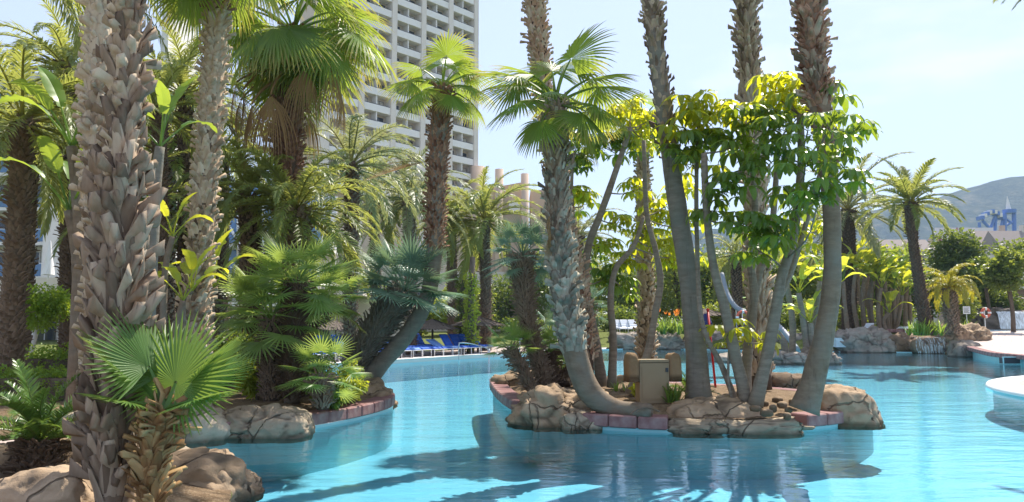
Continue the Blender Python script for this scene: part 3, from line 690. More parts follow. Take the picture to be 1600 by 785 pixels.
# ------------------------------------------------------------------ ground, pool, water, planting beds
def sst(a, b, x):
    t = max(0.0, min(1.0, (x - a) / (b - a))); return t * t * (3 - 2 * t)
pool_pts = [(-2.2, 1.6), (-2.25, 4), (-2.35, 5.8), (-2.7, 7.3), (-3.4, 8.15), (-4.6, 8.45), (-5.6, 8.95), (-5.85, 9.9), (-5.1, 10.75),
            (-4.2, 11.5), (-3.4, 12.3), (-2.75, 13.7), (-2.45, 15.2), (-2.75, 16.6), (-3.8, 18.6), (-5.8, 20.6), (-8.4, 21.2), (-9.7, 22.4), (-8.9, 25), (-7.2, 28),
            (-3.6, 33.4), (0, 38.7), (3.0, 43.2), (5.5, 48), (8.5, 50), (12, 49.4), (15, 46.8), (18.5, 45.4), (22, 44.4), (25.4, 43.0), (25.0, 39), (24.0, 35),
            (23.6, 31.5), (25, 27), (28, 21), (28, 8), (22, 1.8), (8, 1.2)]
POOL = smooth_loop(pool_pts, 0.55)
FLOOR_Z = -0.72
def gz(x, y):
    z = 0.15
    lawn = 0.95 * sst(38, 80, y)
    y0 = 50.9 - 4.6 * sst(12, 19, x) - 0.6 * sst(19, 26, x)
    terr = 0.95 * sst(y0 - 0.4, y0 + 0.9, y)
    ramp = 0.95 * sst(51, 53, y)
    w = sst(2.5, 5.5, x); r = sst(26, 28, x)
    return z + lawn * (1 - w) + w * ((1 - r) * terr + r * ramp)
far = 2600
outer = [(-far, -far), (far, -far), (far, far), (-far, far)]
g = cdt_sheet([POOL, outer], lambda c: not inside(c, POOL), 2.2, gz, (-46, 60, -6, 96), mask=lambda p: not inside(p, POOL))
tag(put('ground', g.mesh('ground', M['lawn'], True)), kind='structure')
fl = cdt_sheet([POOL], lambda c: inside(c, POOL), 3.0, lambda x, y: FLOOR_Z, (-12, 30, 0, 52), mask=lambda p: inside(p, POOL))
tag(put('pool_floor', fl.mesh('pool_floor', M['pool'])), kind='structure')
wt = cdt_sheet([POOL], lambda c: inside(c, POOL), 3.0, lambda x, y: 0.0, (-12, 30, 0, 52), mask=lambda p: inside(p, POOL))
tag(put('water', wt.mesh('water', M['water'])), kind='structure')
def wall_strip(loop, z0, z1, off=0.0, closed=True, zf=None):
    m = MB(); n = len(loop); rows = []
    for i, p in enumerate(loop):
        a, b = loop[i - 1 if (i or closed) else 0], loop[(i + 1) % n if closed else min(i + 1, n - 1)]
        t = (b - a).normalized(); nn = V((t.y, -t.x, 0)); q = p + nn * off
        rows.append((m.vert((q.x, q.y, z0)), m.vert((q.x, q.y, zf(q.x, q.y) if zf else z1))))
    for i in range(n if closed else n - 1):
        a, b = rows[i], rows[(i + 1) % n]; m.face(a[0], b[0], b[1], a[1])
    return m
tag(put('pool_wall', wall_strip(POOL, FLOOR_Z, 0.05).mesh('pool_wall', M['pool_rim'], True)), kind='structure')

def strip(path, o0, o1, zf):
    m = MB(); rows = []
    for i, p in enumerate(path):
        t = (path[min(i + 1, len(path) - 1)] - path[max(i - 1, 0)]).normalized(); nn = V((-t.y, t.x, 0))
        a, b = p + nn * o0, p + nn * o1; rows.append((m.vert((a.x, a.y, zf(a.x, a.y))), m.vert((b.x, b.y, zf(b.x, b.y)))))
    for a, b in zip(rows, rows[1:]): m.face(a[0], b[0], b[1], a[1])
    return m
def near_idx(p): return min(range(len(POOL)), key=lambda i: (POOL[i] - V((p[0], p[1], 0))).length)
def section(a, b):
    i, j = near_idx(a), near_idx(b); fwd = []
    k = i
    while k != j: fwd.append(POOL[k]); k = (k + 1) % len(POOL)
    fwd.append(POOL[j])
    if len(fwd) > len(POOL) / 2:
        fwd = []; k = i
        while k != j: fwd.append(POOL[k]); k = (k - 1) % len(POOL)
        fwd.append(POOL[j])
    return fwd
sec = section((-9.7, 22.4), (4.4, 46))
tag(put('deck', strip(sec, 0.0, 5.2, lambda x, y: 0.175 + max(0, gz(x, y) - 0.15)).mesh('deck', M['paving'])), kind='structure')
pc = MB()
rr_ = [(0.0, 0.02), (0.0, 0.19), (-0.06, 0.215), (0.45, 0.215), (0.45, 0.15)]
rows = []
for i, p in enumerate(sec):
    t = (sec[min(i + 1, len(sec) - 1)] - sec[max(i - 1, 0)]).normalized(); nn = V((-t.y, t.x, 0))
    rows.append([pc.vert((p + nn * o).to_tuple()[:2] + (z,)) for o, z in rr_])
for a, b in zip(rows, rows[1:]):
    for k in range(4): pc.face(a[k], b[k], b[k + 1], a[k + 1])
tag(put('pool_edge', pc.mesh('pool_edge', M['coping_pale'])), kind='structure')
# paved walk on the left between the two planters
pv = MB(); pv.face(*[pv.vert(p) for p in ((-16, 8.8, 0.16), (-5.7, 8.9, 0.16), (-5.9, 10.2, 0.16), (-16, 12.2, 0.16))])
tag(put('path', pv.mesh('path', M['paving'])), kind='structure')

def bed(name, poly, zr, zt, w=0.7):
    lp = smooth_loop(poly, 0.4) if len(poly) < 40 else poly
    xs = [p.x for p in lp]; ys = [p.y for p in lp]
    f = lambda x, y: zr + (zt - zr) * sst(0, w, dist_poly((x, y), lp)) + 0.05 * noise.noise(V((x, y, 0)) * 1.3) * sst(0, w, dist_poly((x, y), lp))
    s = cdt_sheet([lp], lambda c: inside(c, lp), 0.45, f, (min(xs), max(xs), min(ys), max(ys)), mask=lambda p: inside(p, lp))
    return tag(put(name, s.mesh(name, M['soil'], True)), kind='structure'), lp, f
brick_me = None
def brick_mesh(L=0.47, W=0.40, H=0.20, bv=0.02):
    bm = bmesh.new(); bmesh.ops.create_cube(bm, size=1.0)
    for v in bm.verts: v.co = V((v.co.x * L, v.co.y * W, v.co.z * H))
    bmesh.ops.bevel(bm, geom=list(bm.edges), offset=bv, segments=1, affect='EDGES')
    me = bpy.data.meshes.new('brick'); bm.to_mesh(me); bm.free(); me.materials.append(M['brick']); return me
BRICK = brick_mesh()
def coping(label, path, inset, z, closed=False, group='red coping runs', step=0.48, skip=None):
    root = thing('coping', label, 'coping', path[0] + V((0, 0, z)), group)
    P = resample(path + ([path[0]] if closed else []), step); n = len(P)
    rg = random.Random(len(path))
    for i in range(n - 1):
        a, b = P[i], P[i + 1]; t = (b - a).normalized(); nn = V((-t.y, t.x, 0)); c = (a + b) / 2 + nn * inset
        if skip and skip(c): continue
        T = Matrix.Translation(c + V((0, 0, z + rg.uniform(-.004, .004))) - root.location) @ Matrix.Rotation(math.atan2(t.y, t.x) + rg.uniform(-.012, .012), 4, 'Z') @ Matrix.Diagonal(((b - a).length / 0.485, 1, 1, 1))
        put('brick', BRICK, root, T)
    return root

# centre island
isl = [G(u, v).xy for u, v in ((767, 606), (779, 629), (815, 652), (880, 666), (960, 674), (1050, 678), (1150, 679), (1250, 674), (1330, 664), (1368, 647))]
isl = [(p.x, p.y) for p in isl] + [(7.1, 15.4), (6.3, 17.3), (4.6, 18.8), (2.6, 19.8), (0.8, 20.4), (-0.3, 20.6)]
ISL = smooth_loop(isl, 0.4)
area = sum(a.x * b.y - b.x * a.y for a, b in zip(ISL, ISL[1:] + ISL[:1]))
if area < 0: ISL.reverse()
isl_in = []
for i, p in enumerate(ISL):
    t = (ISL[(i + 1) % len(ISL)] - ISL[i - 1]).normalized(); isl_in.append(p + V((-t.y, t.x, 0)) * 0.3)
_, _, isl_z = bed('planting_bed', isl_in, 0.20, 0.34, 0.8)
tag(put('island_wall', wall_strip(ISL, FLOOR_Z, 0.06, off=-0.06).mesh('island_wall', M['pool_rim'], True)), kind='structure')
def isl_skip(c):
    u = pix(c + V((0, 0, 0.2)))[0]; return c.y < 15.6 and (812 < u < 922 or 1062 < u < 1248 or u > 1338)
coping('red brick coping round the central palm island', ISL, 0.16, 0.155, closed=True, skip=isl_skip)
# left peninsula bed and its coping
pen = section((-5.85, 9.9), (-8.4, 21.2))
pen_poly = [V((p.x, p.y, 0)) for p in pen] + [V((-10.5, 21, 0)), V((-15, 20, 0)), V((-17, 15, 0)), V((-15, 11.8, 0)), V((-9, 11.2, 0))]
pl = resample(pen_poly + [pen_poly[0]], 0.45)[:-1]
_, _, pen_z = bed('planting_bed', pl, 0.17, 0.36, 0.8)
coping('red brick coping along the left planted bank', pen, 0.16, 0.155)
# near left planter
npl = section((-2.25, 4.0), (-5.6, 8.95))
npl_poly = [V((p.x, p.y, 0)) for p in npl] + [V((-8.5, 8.6, 0)), V((-10, 6, 0)), V((-8, 2.6, 0)), V((-4, 2.2, 0))]
_, _, near_z = bed('planting_bed', resample(npl_poly + [npl_poly[0]], 0.4)[:-1], 0.16, 0.34, 0.8)
deckn = MB(); deckn.face(*[deckn.vert(p) for p in ((-9, -8, 0.17), (30, -8, 0.17), (30, 1.15, 0.17), (-2.1, 1.5, 0.17), (-9, 2.2, 0.17))])
tag(put('deck', deckn.mesh('deck', M['paving'])), kind='structure')

# round platform at the right edge
cx, cy_, cr_ = 19.2, 16.6, 7.3
rp = thing('round_platform', 'round paved platform with a white rim at the right edge of the pool', 'platform', (cx, cy_, FLOOR_Z))
def ringmesh(prof, n=96):
    m = MB(); rows = [[m.vert((r * math.cos(6.28319 * k / n), r * math.sin(6.28319 * k / n), z)) for r, z in prof] for k in range(n)]
    for k in range(n):
        a, b = rows[k], rows[(k + 1) % n]
        for j in range(len(prof) - 1): m.face(a[j], b[j], b[j + 1], a[j + 1])
    return m
h0 = -FLOOR_Z
put('wall', ringmesh([(cr_ - 0.15, 0), (cr_ - 0.15, h0 + 0.02)]).mesh('wall', M['pool_rim'], True), rp)
put('rim', ringmesh([(cr_ - 0.15, h0 + 0.02), (cr_, h0 + 0.02), (cr_ + 0.02, h0 + 0.05), (cr_ - 0.02, h0 + 0.12), (cr_ - 0.1, h0 + 0.14), (cr_ - 0.75, h0 + 0.12)]).mesh('rim', M['white_metal'], True), rp)
put('paving', ringmesh([(cr_ - 0.75, h0 + 0.115), (cr_ - 1.2, h0 + 0.09), (0.02, h0 + 0.09)]).mesh('paving', M['paving']), rp)

# paved slope on the right with rows of slabs and a red coping
dn = [at(1497, 537, 41.0), at(1525, 545, 37.5), at(1556, 552, 34), at(1600, 556, 31.6), at(1680, 566, 28.5), at(1760, 575, 26)]
df = [at(1524, 519.5, 50), at(1548, 518.5, 50.5), at(1572, 517.5, 51), at(1600, 517, 51.5), at(1650, 517, 52), at(1700, 517, 52)]
NR, NC = 9, 12
dnp, dfp = spline(dn, NC + 1), spline(df, NC + 1)
ds = MB(); gr = [[ds.vert(a.lerp(b, j / NR) - V((0, 0, 0.035))) for j in range(NR + 1)] for a, b in zip(dnp, dfp)]
for a, b in zip(gr, gr[1:]):
    for j in range(NR): ds.face(a[j], b[j], b[j + 1], a[j + 1])
slope = tag(put('terrace', ds.mesh('terrace', M['soil'])), kind='structure')
for i in range(NC):
    for j in range(NR):
        q = [dnp[i].lerp(dfp[i], j / NR), dnp[i + 1].lerp(dfp[i + 1], j / NR), dnp[i + 1].lerp(dfp[i + 1], (j + 1) / NR), dnp[i].lerp(dfp[i], (j + 1) / NR)]
        c = sum(q, V()) / 4; q = [c + (p - c) * 0.985 for p in q]; m = MB()
        t = [m.vert(p - c) for p in q]; b = [m.vert(p - c - V((0, 0, 0.03))) for p in q]
        m.face(*t)
        for k in range(4): m.face(b[k], b[(k + 1) % 4], t[(k + 1) % 4], t[k])
        put('slab', m.mesh('slab', M['paver']), slope, loc=c)
rc = thing('coping', 'red coping along the sloping paved terrace on the right', 'coping', dn[0], 'red coping runs')
DP = resample(spline(dn, 60), 0.5)
for a, b in zip(DP, DP[1:]):
    t = b - a; c = (a + b) / 2; put('brick', BRICK, rc, Matrix.Translation(c - V((0, 0, 0.06)) - rc.location) @ t.to_track_quat('X', 'Z').to_matrix().to_4x4() @ Matrix.Diagonal((t.length / 0.485, 1, 1, 1)))
sw = MB(); rows = []
for p in DP: rows.append((sw.vert((p.x + 0.1, p.y + 0.1, -0.7)), sw.vert((p.x + 0.1, p.y + 0.1, p.z - 0.12))))
for a, b in zip(rows, rows[1:]): sw.face(a[0], b[0], b[1], a[1])
tag(put('terrace_wall', sw.mesh('terrace_wall', M['pool_rim'])), kind='structure')
sk = thing('skimmer_opening', 'dark rectangular skimmer opening under the right coping', 'skimmer', at(1580, 564, 31.9))
m = MB(); m.box(-0.35, 0.35, -0.05, 0.25, -0.12, 0.14); put('dark_block', m.mesh('dark_block', M['rail']), sk)  # solid block; the shade inside the opening is put into its dark colour
m = MB(); m.box(-0.4, 0.4, -0.07, -0.051, 0.14, 0.18); m.box(-0.4, -0.35, -0.07, -0.051, -0.12, 0.14); m.box(0.35, 0.4, -0.07, -0.051, -0.12, 0.14); put('frame', m.mesh('frame', M['pool_rim']), sk)

# mountain behind the town
mm = MB(); NX, NY = 90, 26; ids = []
prof = [(-40, 140), (400, 170), (700, 196), (800, 214), (900, 236), (1000, 262), (1050, 280), (1120, 292), (1300, 310), (1800, 310), (2600, 250), (3600, 120)]
def ridge(x):
    for (a, ha), (b, hb) in zip(prof, prof[1:]):
        if a <= x <= b: return ha + (hb - ha) * (x - a) / (b - a)
    return prof[0][1] if x < prof[0][0] else prof[-1][1]
for j in range(NY):
    row = []
    for i in range(NX):
        x = 250 + 3300 * i / (NX - 1); y = 900 + 1000 * j / (NY - 1); t = min(1, (y - 900) / 620)
        h = ridge(x) * (sst(0, 1, t) if y < 1520 else 1 - 0.5 * sst(1520, 1900, y))
        h += (22 * noise.noise(V((x, y, 0)) * 0.004) + 9 * noise.noise(V((x, y, 5)) * 0.015) + 3.5 * noise.noise(V((x, y, 9)) * 0.06)) * t
        row.append(mm.vert((x, y, max(-2, h * 1.13 - 2))))
    ids.append(row)
for a, b in zip(ids, ids[1:]):
    for i in range(NX - 1): mm.face(a[i], a[i + 1], b[i + 1], b[i])
tag(put('hills', mm.mesh('hills', M['forest'], True)), kind='structure')

# ------------------------------------------------------------------ rocks round the beds
rock_px('large tan boulder at the water in the bottom left corner', 225, 388, 708, 800, 0.6, 3, z=0.0, sub=5, cell=0.7, boxy=2.8)
rock('flat tan rock behind the large corner boulder', V((-3.55, 7.4, 0.05)), 0.85, 0.5, 0.46, 5, 'rock', 5, 0.4)
rock_px('long low tan rock between the cycad and the big palm trunk', 6, 135, 732, 800, 0.3, 7, z=0.3, sub=5)
rock('small brown rock at the left edge below the cycad', V((-4.55, 6.2, 0.32)), 0.26, 0.3, 0.26, 8, sub=5)
rock('tan rock behind the cycad trunk', V((-4.45, 7.15, 0.25)), 0.75, 0.4, 0.42, 9, sub=5)
rock('pale rock in the planter behind the big palm trunk', V((-3.9, 8.0, 0.05)), 0.55, 0.4, 0.38, 10, 'rock_pale')
rock_px('pale rounded boulder with vertical cracks on the left bank', 342, 484, 634, 686, 0.45, 12, mat='rock_pale', sub=5, cell=0.55, boxy=3.0, amp=0.1)
rock_px('long pale rock wall at the end of the narrow channel', 215, 360, 632, 692, 0.5, 14, mat='rock_pale', sub=5, cell=0.75, amp=0.12)
rock_px('pale rock at the head of the channel behind the cycad', 95, 225, 640, 694, 0.5, 15, mat='rock_pale', sub=4, amp=0.12)
rock_px('tan boulder at the tip of the left bank', 536, 612, 600, 640, 0.55, 17, sub=5, cell=0.6)
rock('small tan rock beside the tip boulder under the leaning palm', V((-3.15, 15.9, 0.3)), 0.45, 0.4, 0.3, 18)
rock_px('long brown boulder at the left back of the central island', 772, 872, 579, 611, 0.7, 20, z=0.1, mat='rock', sub=4, cell=0.9)
rock_px('cracked tan rock mound at the left front of the island', 800, 948, 606, 668, 0.75, 21, mat='rock', sub=5, cell=0.55, boxy=2.6, amp=0.18)
rock_px('low cracked rock ledge left of the red coping', 880, 948, 640, 672, 0.45, 22, mat='rock_pale', sub=5, cell=0.5)
rock_px('wide domed tan rock below the leaning trunk', 1040, 1190, 620, 668, 0.55, 23, z=0.05, mat='rock', sub=5, cell=0.9, boxy=2.5, amp=0.1)
rock_px('long cracked pale rock ledge at the front of the island', 1045, 1252, 652, 679, 0.42, 24, mat='rock_pale', sub=5, cell=0.45, boxy=4)
rock_px('squared tan boulder at the right tip of the island', 1262, 1352, 603, 664, 0.75, 25, z=0.02, mat='rock', sub=5, cell=0.8, boxy=4.0, amp=0.1)
rock_px('low grey cracked rock at the right tip waterline', 1318, 1368, 626, 664, 0.45, 26, mat='rock_grey', sub=5, cell=0.5, boxy=3)
rock_px('flat brown boulder at the back of the island', 1196, 1262, 581, 612, 0.5, 27, z=0.15, mat='rock_brown', sub=4)
rock_px('low tan boulder behind the umbrella tree stems', 930, 1000, 588, 606, 0.5, 28, z=0.2, mat='rock', sub=4)
rg = random.Random(4)
for i, (u, v) in enumerate([(1195, 632), (1208, 640), (1222, 634), (1232, 642), (1215, 626), (1240, 630), (1004, 618), (1012, 622), (1180, 640), (1198, 646), (975, 612), (1230, 652)]):
    p = G(u, v, 0.36); rock('loose tan stone on the island soil', V((p.x, p.y, 0.37)), rg.uniform(.05, .12), rg.uniform(.05, .1), rg.uniform(.04, .07), 40 + i, 'rock', 2, rg.uniform(0, 3), name='stone', group='loose stones on the island soil', cracks=0)
# far banks
rock_px('long mauve grey rock wall below the white loungers', 958, 1062, 519, 546, 1.2, 50, mat='rock_grey', sub=5, cell=1.6, boxy=5)
rock_px('mauve rock wall behind the smooth leaning trunk', 1062, 1165, 519, 546, 1.2, 51, mat='rock_grey', sub=5, cell=1.6, boxy=5)
rock_px('grey rock bank behind the small rear island', 1165, 1305, 521, 548, 1.3, 52, mat='rock_grey', sub=5, cell=1.5, boxy=5)
rock_px('tall grey boulder left of the cascade', 1303, 1386, 512, 551, 1.3, 53, mat='rock_grey', sub=5, cell=1.5, boxy=3)
rock_px('brown ledge rock under the cascade', 1368, 1440, 522, 551, 0.9, 54, mat='rock_brown', sub=4, boxy=4)
rock_px('dark brown weir rock below the spilling water', 1420, 1485, 526, 552, 0.9, 55, mat='rock_brown', sub=4, boxy=5)
rock_px('tan layered rock stack between cascade and paved slope', 1462, 1540, 505, 553, 1.4, 56, mat='rock', sub=5, strata=0.42, boxy=3)
rock_px('grey rock under the near end of the terrace coping', 1488, 1528, 533, 558, 0.7, 57, mat='rock_grey', sub=4, boxy=4)
ri = [rock_px('grey rock rim of the small rear island', 1195, 1268, 549, 569, 0.8, 58, mat='rock_grey', sub=5, cell=0.9, boxy=4),
      rock_px('grey rock at the right end of the rear island', 1255, 1308, 540, 569, 0.8, 59, mat='rock_grey', sub=5, cell=0.9, boxy=3),
      rock_px('low mauve rock at the left end of the rear island', 1118, 1205, 553, 566, 0.8, 60, mat='rock_grey', sub=4, boxy=4)]
# upper pool, cascade and waterfall
up = MB(); up.box(19.5, 26.0, 44.6, 47.0, 0.3, 0.86); tag(put('upper_pool', up.mesh('upper_pool', M['foam'])), kind='structure')
uc = [at(1384, 517, 47), at(1430, 517, 46.5), at(1478, 517, 46)]
c3 = thing('coping', 'thin red coping along the back of the cascade basin', 'coping', uc[0], 'red coping runs')
for a, b in zip(*(lambda P: (P, P[1:]))(resample(uc, 0.5))):
    t = b - a; put('brick', BRICK, c3, Matrix.Translation((a + b) / 2 - c3.location) @ t.to_track_quat('X', 'Z').to_matrix().to_4x4())
def fall(label, u0, u1, vt, vb, D, bulge, seed, zmin=0.0, mat='fall'):
    m = MB(); n = 26; cols = []
    for i in range(n + 1):
        u = u0 + (u1 - u0) * i / n; a = at(u, vt, D); b = at(u, vb, D); rw = []
        for j in range(9):
            t = j / 8; p = a.lerp(b, t); p.z = max(p.z, zmin); p.y -= bulge * math.sqrt(t) + 0.06 * noise.noise(V((i * 0.9, j * 0.3, seed))); rw.append(m.vert(p))
        cols.append(rw)
    for a, b in zip(cols, cols[1:]):
        for j in range(8): m.face(a[j], a[j + 1], b[j + 1], b[j])
    return tag(put('waterfall', m.mesh('waterfall', M[mat], True)), label, 'waterfall', 'waterfalls')
fall('white waterfall pouring over the rock ledge at the right edge', 1556, 1640, 487, 514, 53.6, 0.5, 1)
fall('thin sheet of water spilling over the dark weir', 1428, 1476, 527, 552, 43.0, 0.25, 2, mat='trickle')
rock('rock ledge behind the waterfall at the right edge', V((38.5, 56.2, 1.0)), 4.0, 2.2, 1.72, 62, 'rock_grey', 5, boxy=5, cell=1.4)
rock_px('pale grey block left of the waterfall', 1532, 1562, 495, 513, 0.9, 63, z=1.1, mat='rock_grey', sub=4, boxy=6)
up2 = MB(); up2.box(33.2, 44, 52.2, 54.5, 0.9, 1.26); tag(put('upper_pool', up2.mesh('upper_pool', M['foam'])), kind='structure')
# ------------------------------------------------------------------ palms
def ww(px, D): return px * 0.41 * D / FPX
def palm(name, label, base, pts, widths, mat='core', n=14, group=None, cat='palm tree', seed=0, bump=0.08, ring=0.0, ringl=0.1, flare=0.0, samples=28):
    """base: world point; pts: (u, v, D) up the trunk; widths in pixels at each point, the base included"""
    P = [base] + [at(*p) for p in pts]
    root = thing(name, label, cat, base, group)
    tr, PP, rr = make_trunk(root, P, [ww(w, p.y) for w, p in zip(widths, P)], mat, n, seed, samples, bump, ring, ringl, flare=flare)
    return root, tr, PP, rr
def top(root, PP, k=0): return PP[-1] - root.location + V((0, 0, k))

# --- near left group
b = G(178, 792, 0.32)
r, t, P, rr = palm('fan_palm', 'thick fan palm trunk wrapped in peeling grey brown leaf bases, nearest at left', b, [(176, 640, b.y), (186, 480, b.y), (192, 250, b.y), (200, 20, b.y), (202, -260, b.y), (204, -640, b.y)], [58, 50, 44, 44, 46, 46, 44], seed=1, group='tall fan palms')
add_boots(t, r, P, rr, 'dark', 130, 0.0, 0.32, 100, 11, 1.0, 0.2)
add_boots(t, r, P, rr, 'tan', 130, 0.30, 1.0, 200, 12, 0.85, 0.16, 'dark', 0.4)
fronds(r, top(r, P), 'wash_big', 16, -40, 70, 1.1, 3)
D = 6.9
b = at(150, 690, D); b.z = 0.33
r, t, P, rr = palm('fan_palm', 'pale fan palm trunk with close criss-cross leaf bases behind the thick trunk', b, [(152, 560, D), (153, 400, D), (152, 200, D), (158, 20, D), (160, -300, D), (162, -520, D)], [44, 42, 42, 44, 44, 42, 40], seed=2, group='tall fan palms')
add_boots(t, r, P, rr, 'tan', 190, 0.05, 1.0, 250, 13, 0.68, 0.06)
fronds(r, top(r, P), 'wash_big', 14, -40, 70, 1.0, 4)

b = G(236, 800, 0.32)
r, t, P, rr = palm('young_fan_palm', 'small young fan palm with one broad green fan facing the camera', b, [(238, 720, b.y), (250, 668, b.y - 0.05), (258, 640, b.y - 0.1)], [42, 44, 40, 26], seed=3, n=12, samples=14)
add_boots(t, r, P, rr, 'orange', 190, 0.0, 1.0, 130, 14, 1.0, 0.2)
c = top(r, P)
frond_at(r, c, 'young_face', 78, 72, 0.86, 8, 0); frond_at(r, c, 'young', 176, 44, 0.95, 30, 0); frond_at(r, c, 'young', 160, 66, 0.85, 0, 1)
frond_at(r, c, 'young', 115, 58, 0.8, 0, 0); frond_at(r, c, 'young', 20, 52, 0.78, -30, 1); frond_at(r, c, 'young', 200, 20, 0.6, 10, 0)
frond_at(r, c, 'young', 50, 38, 0.75, 0, 1); frond_at(r, c, 'young', -10, 22, 0.55, 0, 0)

b = G(58, 752, 0.33)
r, t, P, rr = palm('cycad', 'cycad with glossy feather leaves and a shaggy brown trunk at the left edge', b, [(60, 722, b.y), (62, 690, b.y)], [58, 60, 44], seed=4, cat='cycad', n=12, samples=10)
add_boots(t, r, P, rr, 'thind', 900, 0.0, 1.0, 0, 15, 0.75, 0.5)
fronds(r, top(r, P), 'cycad', 30, 12, 74, 1.0, 6)

# --- left middle ground
b = at(18, 590, 14.5); b.z = 0.3
r, t, P, rr = palm('date_palm', 'dark date palm trunk at the left edge with fronds spreading over it', b, [(20, 480, 14.5), (30, 330, 14.5), (36, 190, 14.5)], [40, 38, 34, 36], 'core', seed=5)
add_boots(t, r, P, rr, 'stub', 110, 0.0, 1.0, 0, 16, 1.1, 0.1)
fronds(r, top(r, P), 'date', 40, -30, 78, 1.05, 7)
b = at(40, 540, 20); b.z = 0.2
r, t, P, rr = palm('date_palm', 'slender pale palm trunk just right of the dark left edge palm', b, [(44, 440, 20), (48, 330, 20), (58, 215, 20)], [18, 18, 17, 18], 'core', seed=6)
add_boots(t, r, P, rr, 'tan', 80, 0.0, 1.0, 0, 17, 0.75, 0.12)
fronds(r, top(r, P), 'date', 20, -30, 60, 0.8, 8)
b = at(-150, 600, 10.2); b.z = 0.2
r, t, P, rr = palm('date_palm', 'weeping palm whose long drooping fronds hang into the top left corner', b, [(-130, 300, 10.2), (-90, 60, 10.2), (-40, -95, 10.2)], [44, 40, 38, 40], 'core', seed=7)
for az, e, s_, i in ((10, 30, 1.0, 0), (-8, 10, 0.95, 1), (25, 5, 1.0, 0), (-25, 35, 1.0, 1), (40, 30, 0.9, 0), (-40, 5, 0.9, 0), (5, -12, 0.9, 1), (-15, -18, 0.85, 0), (-60, -10, .8, 0), (-75, 10, .9, 1), (50, -10, 1, 0), (32, -15, .95, 1), (0, 45, .9, 1), (60, 10, 1, 1), (90, 30, 1, 0), (140, 20, 1, 1), (180, 30, 1, 0), (220, 10, 1, 1), (265, 35, 0.9, 0), (300, 60, 0.9, 1), (20, 58, 1.0, 0), (-2, 22, 0.9, 0), (14, -5, 0.85, 1)):
    frond_at(r, top(r, P), 'weep', az, e, s_, 0, i)

D = 11.3
b = at(303, 640, D); b.z = 0.34
r, t, P, rr = palm('fan_palm', 'tall straight fan palm with diamond patterned pale trunk left of centre', b, [(304, 510, D), (318, 320, D), (330, 160, D), (338, 50, D), (342, -70, D)], [50, 46, 42, 39, 36, 40], seed=8, group='tall fan palms')
add_boots(t, r, P, rr, 'tan', 130, 0.0, 0.86, 260, 18, 0.85, 0.07)
add_boots(t, r, P, rr, 'red', 120, 0.86, 1.0, 20, 19, 0.9, 0.15)
fronds(r, top(r, P), 'wash_big', 16, -30, 75, 0.9, 9)

D = 18.6
b = at(452, 600, D); b.z = 0.36
r, t, P, rr = palm('fan_palm', 'fan palm with a full shaggy crown and brown dead fronds hanging below', b, [(452, 420, D), (450, 250, D), (454, 140, D), (458, 52, D)], [44, 44, 44, 42, 46], seed=9, group='tall fan palms')
add_boots(t, r, P, rr, 'red', 130, 0.3, 1.0, 90, 20, 1.15, 0.2)
c = top(r, P)
fronds(r, c, 'wash_big', 32, -48, 80, 1.40, 10, jit=18, sj=0.25)
for az, dz, s_ in ((-150, -0.5, 1.1), (-95, -0.45, 1.25), (-60, -0.2, 1.1), (-30, -0.35, 1.15), (-170, -0.2, 1.1), (170, -0.5, 1.2), (-120, -0.7, 1.2), (20, -0.5, 1.0), (80, -0.4, 1.1), (130, -0.5, 1.1), (-10, -0.1, 1.05)):
    frond_at(r, c + V((0, 0, dz - 0.55)), 'dead', az, -8 + 14 * math.sin(az), s_ * 1.6, 0, 0)

D = 18.4
b = at(392, 560, D); b.z = 0.3
r, t, P, rr = palm('date_palm', 'date palm with thick ringed brown trunk beside the glass atrium', b, [(392, 440, D), (391, 370, D), (388, 310, D)], [40, 38, 36, 44], 'core', seed=10)
add_boots(t, r, P, rr, 'stub', 130, 0.0, 1.0, 0, 21, 1.0, 0.1)
fronds(r, top(r, P), 'date', 34, -30, 80, 0.85, 11)
D = 17.6
b = at(462, 600, D); b.z = 0.36
r, t, P, rr = palm('date_palm', 'date palm with arching fronds and a bulging brown trunk below the shaggy fan palm', b, [(462, 470, D), (462, 375, D), (464, 330, D)], [44, 44, 48, 56], 'core', seed=11)
add_boots(t, r, P, rr, 'stub', 150, 0.0, 1.0, 0, 22, 1.2, 0.25)
fronds(r, top(r, P), 'date', 44, -32, 82, 0.98, 12)
for i, (u, v, D_, s_, n_, lab) in enumerate(((248, 175, 16.5, 0.8, 26, 'date palm crown between the pale trunk and the straight fan palm'), (262, 250, 22, 1.1, 26, 'shaded date palm behind the paddle leaf plants'),
        (548, 262, 24, 1.15, 34, 'date palm arching right of the shaggy fan palm'), (110, 250, 19, 0.9, 26, 'date palm behind the pair of big left trunks'), (288, 150, 21, 1.1, 34, 'tall date palm behind the straight fan palm'), (105, 110, 23, 1.2, 34, 'tall date palm left of the big trunks'), (215, 330, 20, 1.0, 26, 'low shaded date palm behind the big trunks'), (345, 240, 24, 1.2, 30, 'date palm behind the straight fan palm beside the atrium'))):
    b = at(u, 560, D_); b.z = 0.2
    r, t, P, rr = palm('date_palm', lab, b, [(u, 450, D_), (u + 2, v + 20, D_), (u, v, D_)], [26, 26, 26, 30], 'core', seed=60 + i)
    add_boots(t, r, P, rr, 'stub', 100, 0.0, 1.0, 0, 70 + i, 1.0, 0.1)
    fronds(r, top(r, P), 'date_grey' if i == 2 else 'date', n_, -25, 82, s_, 80 + i)

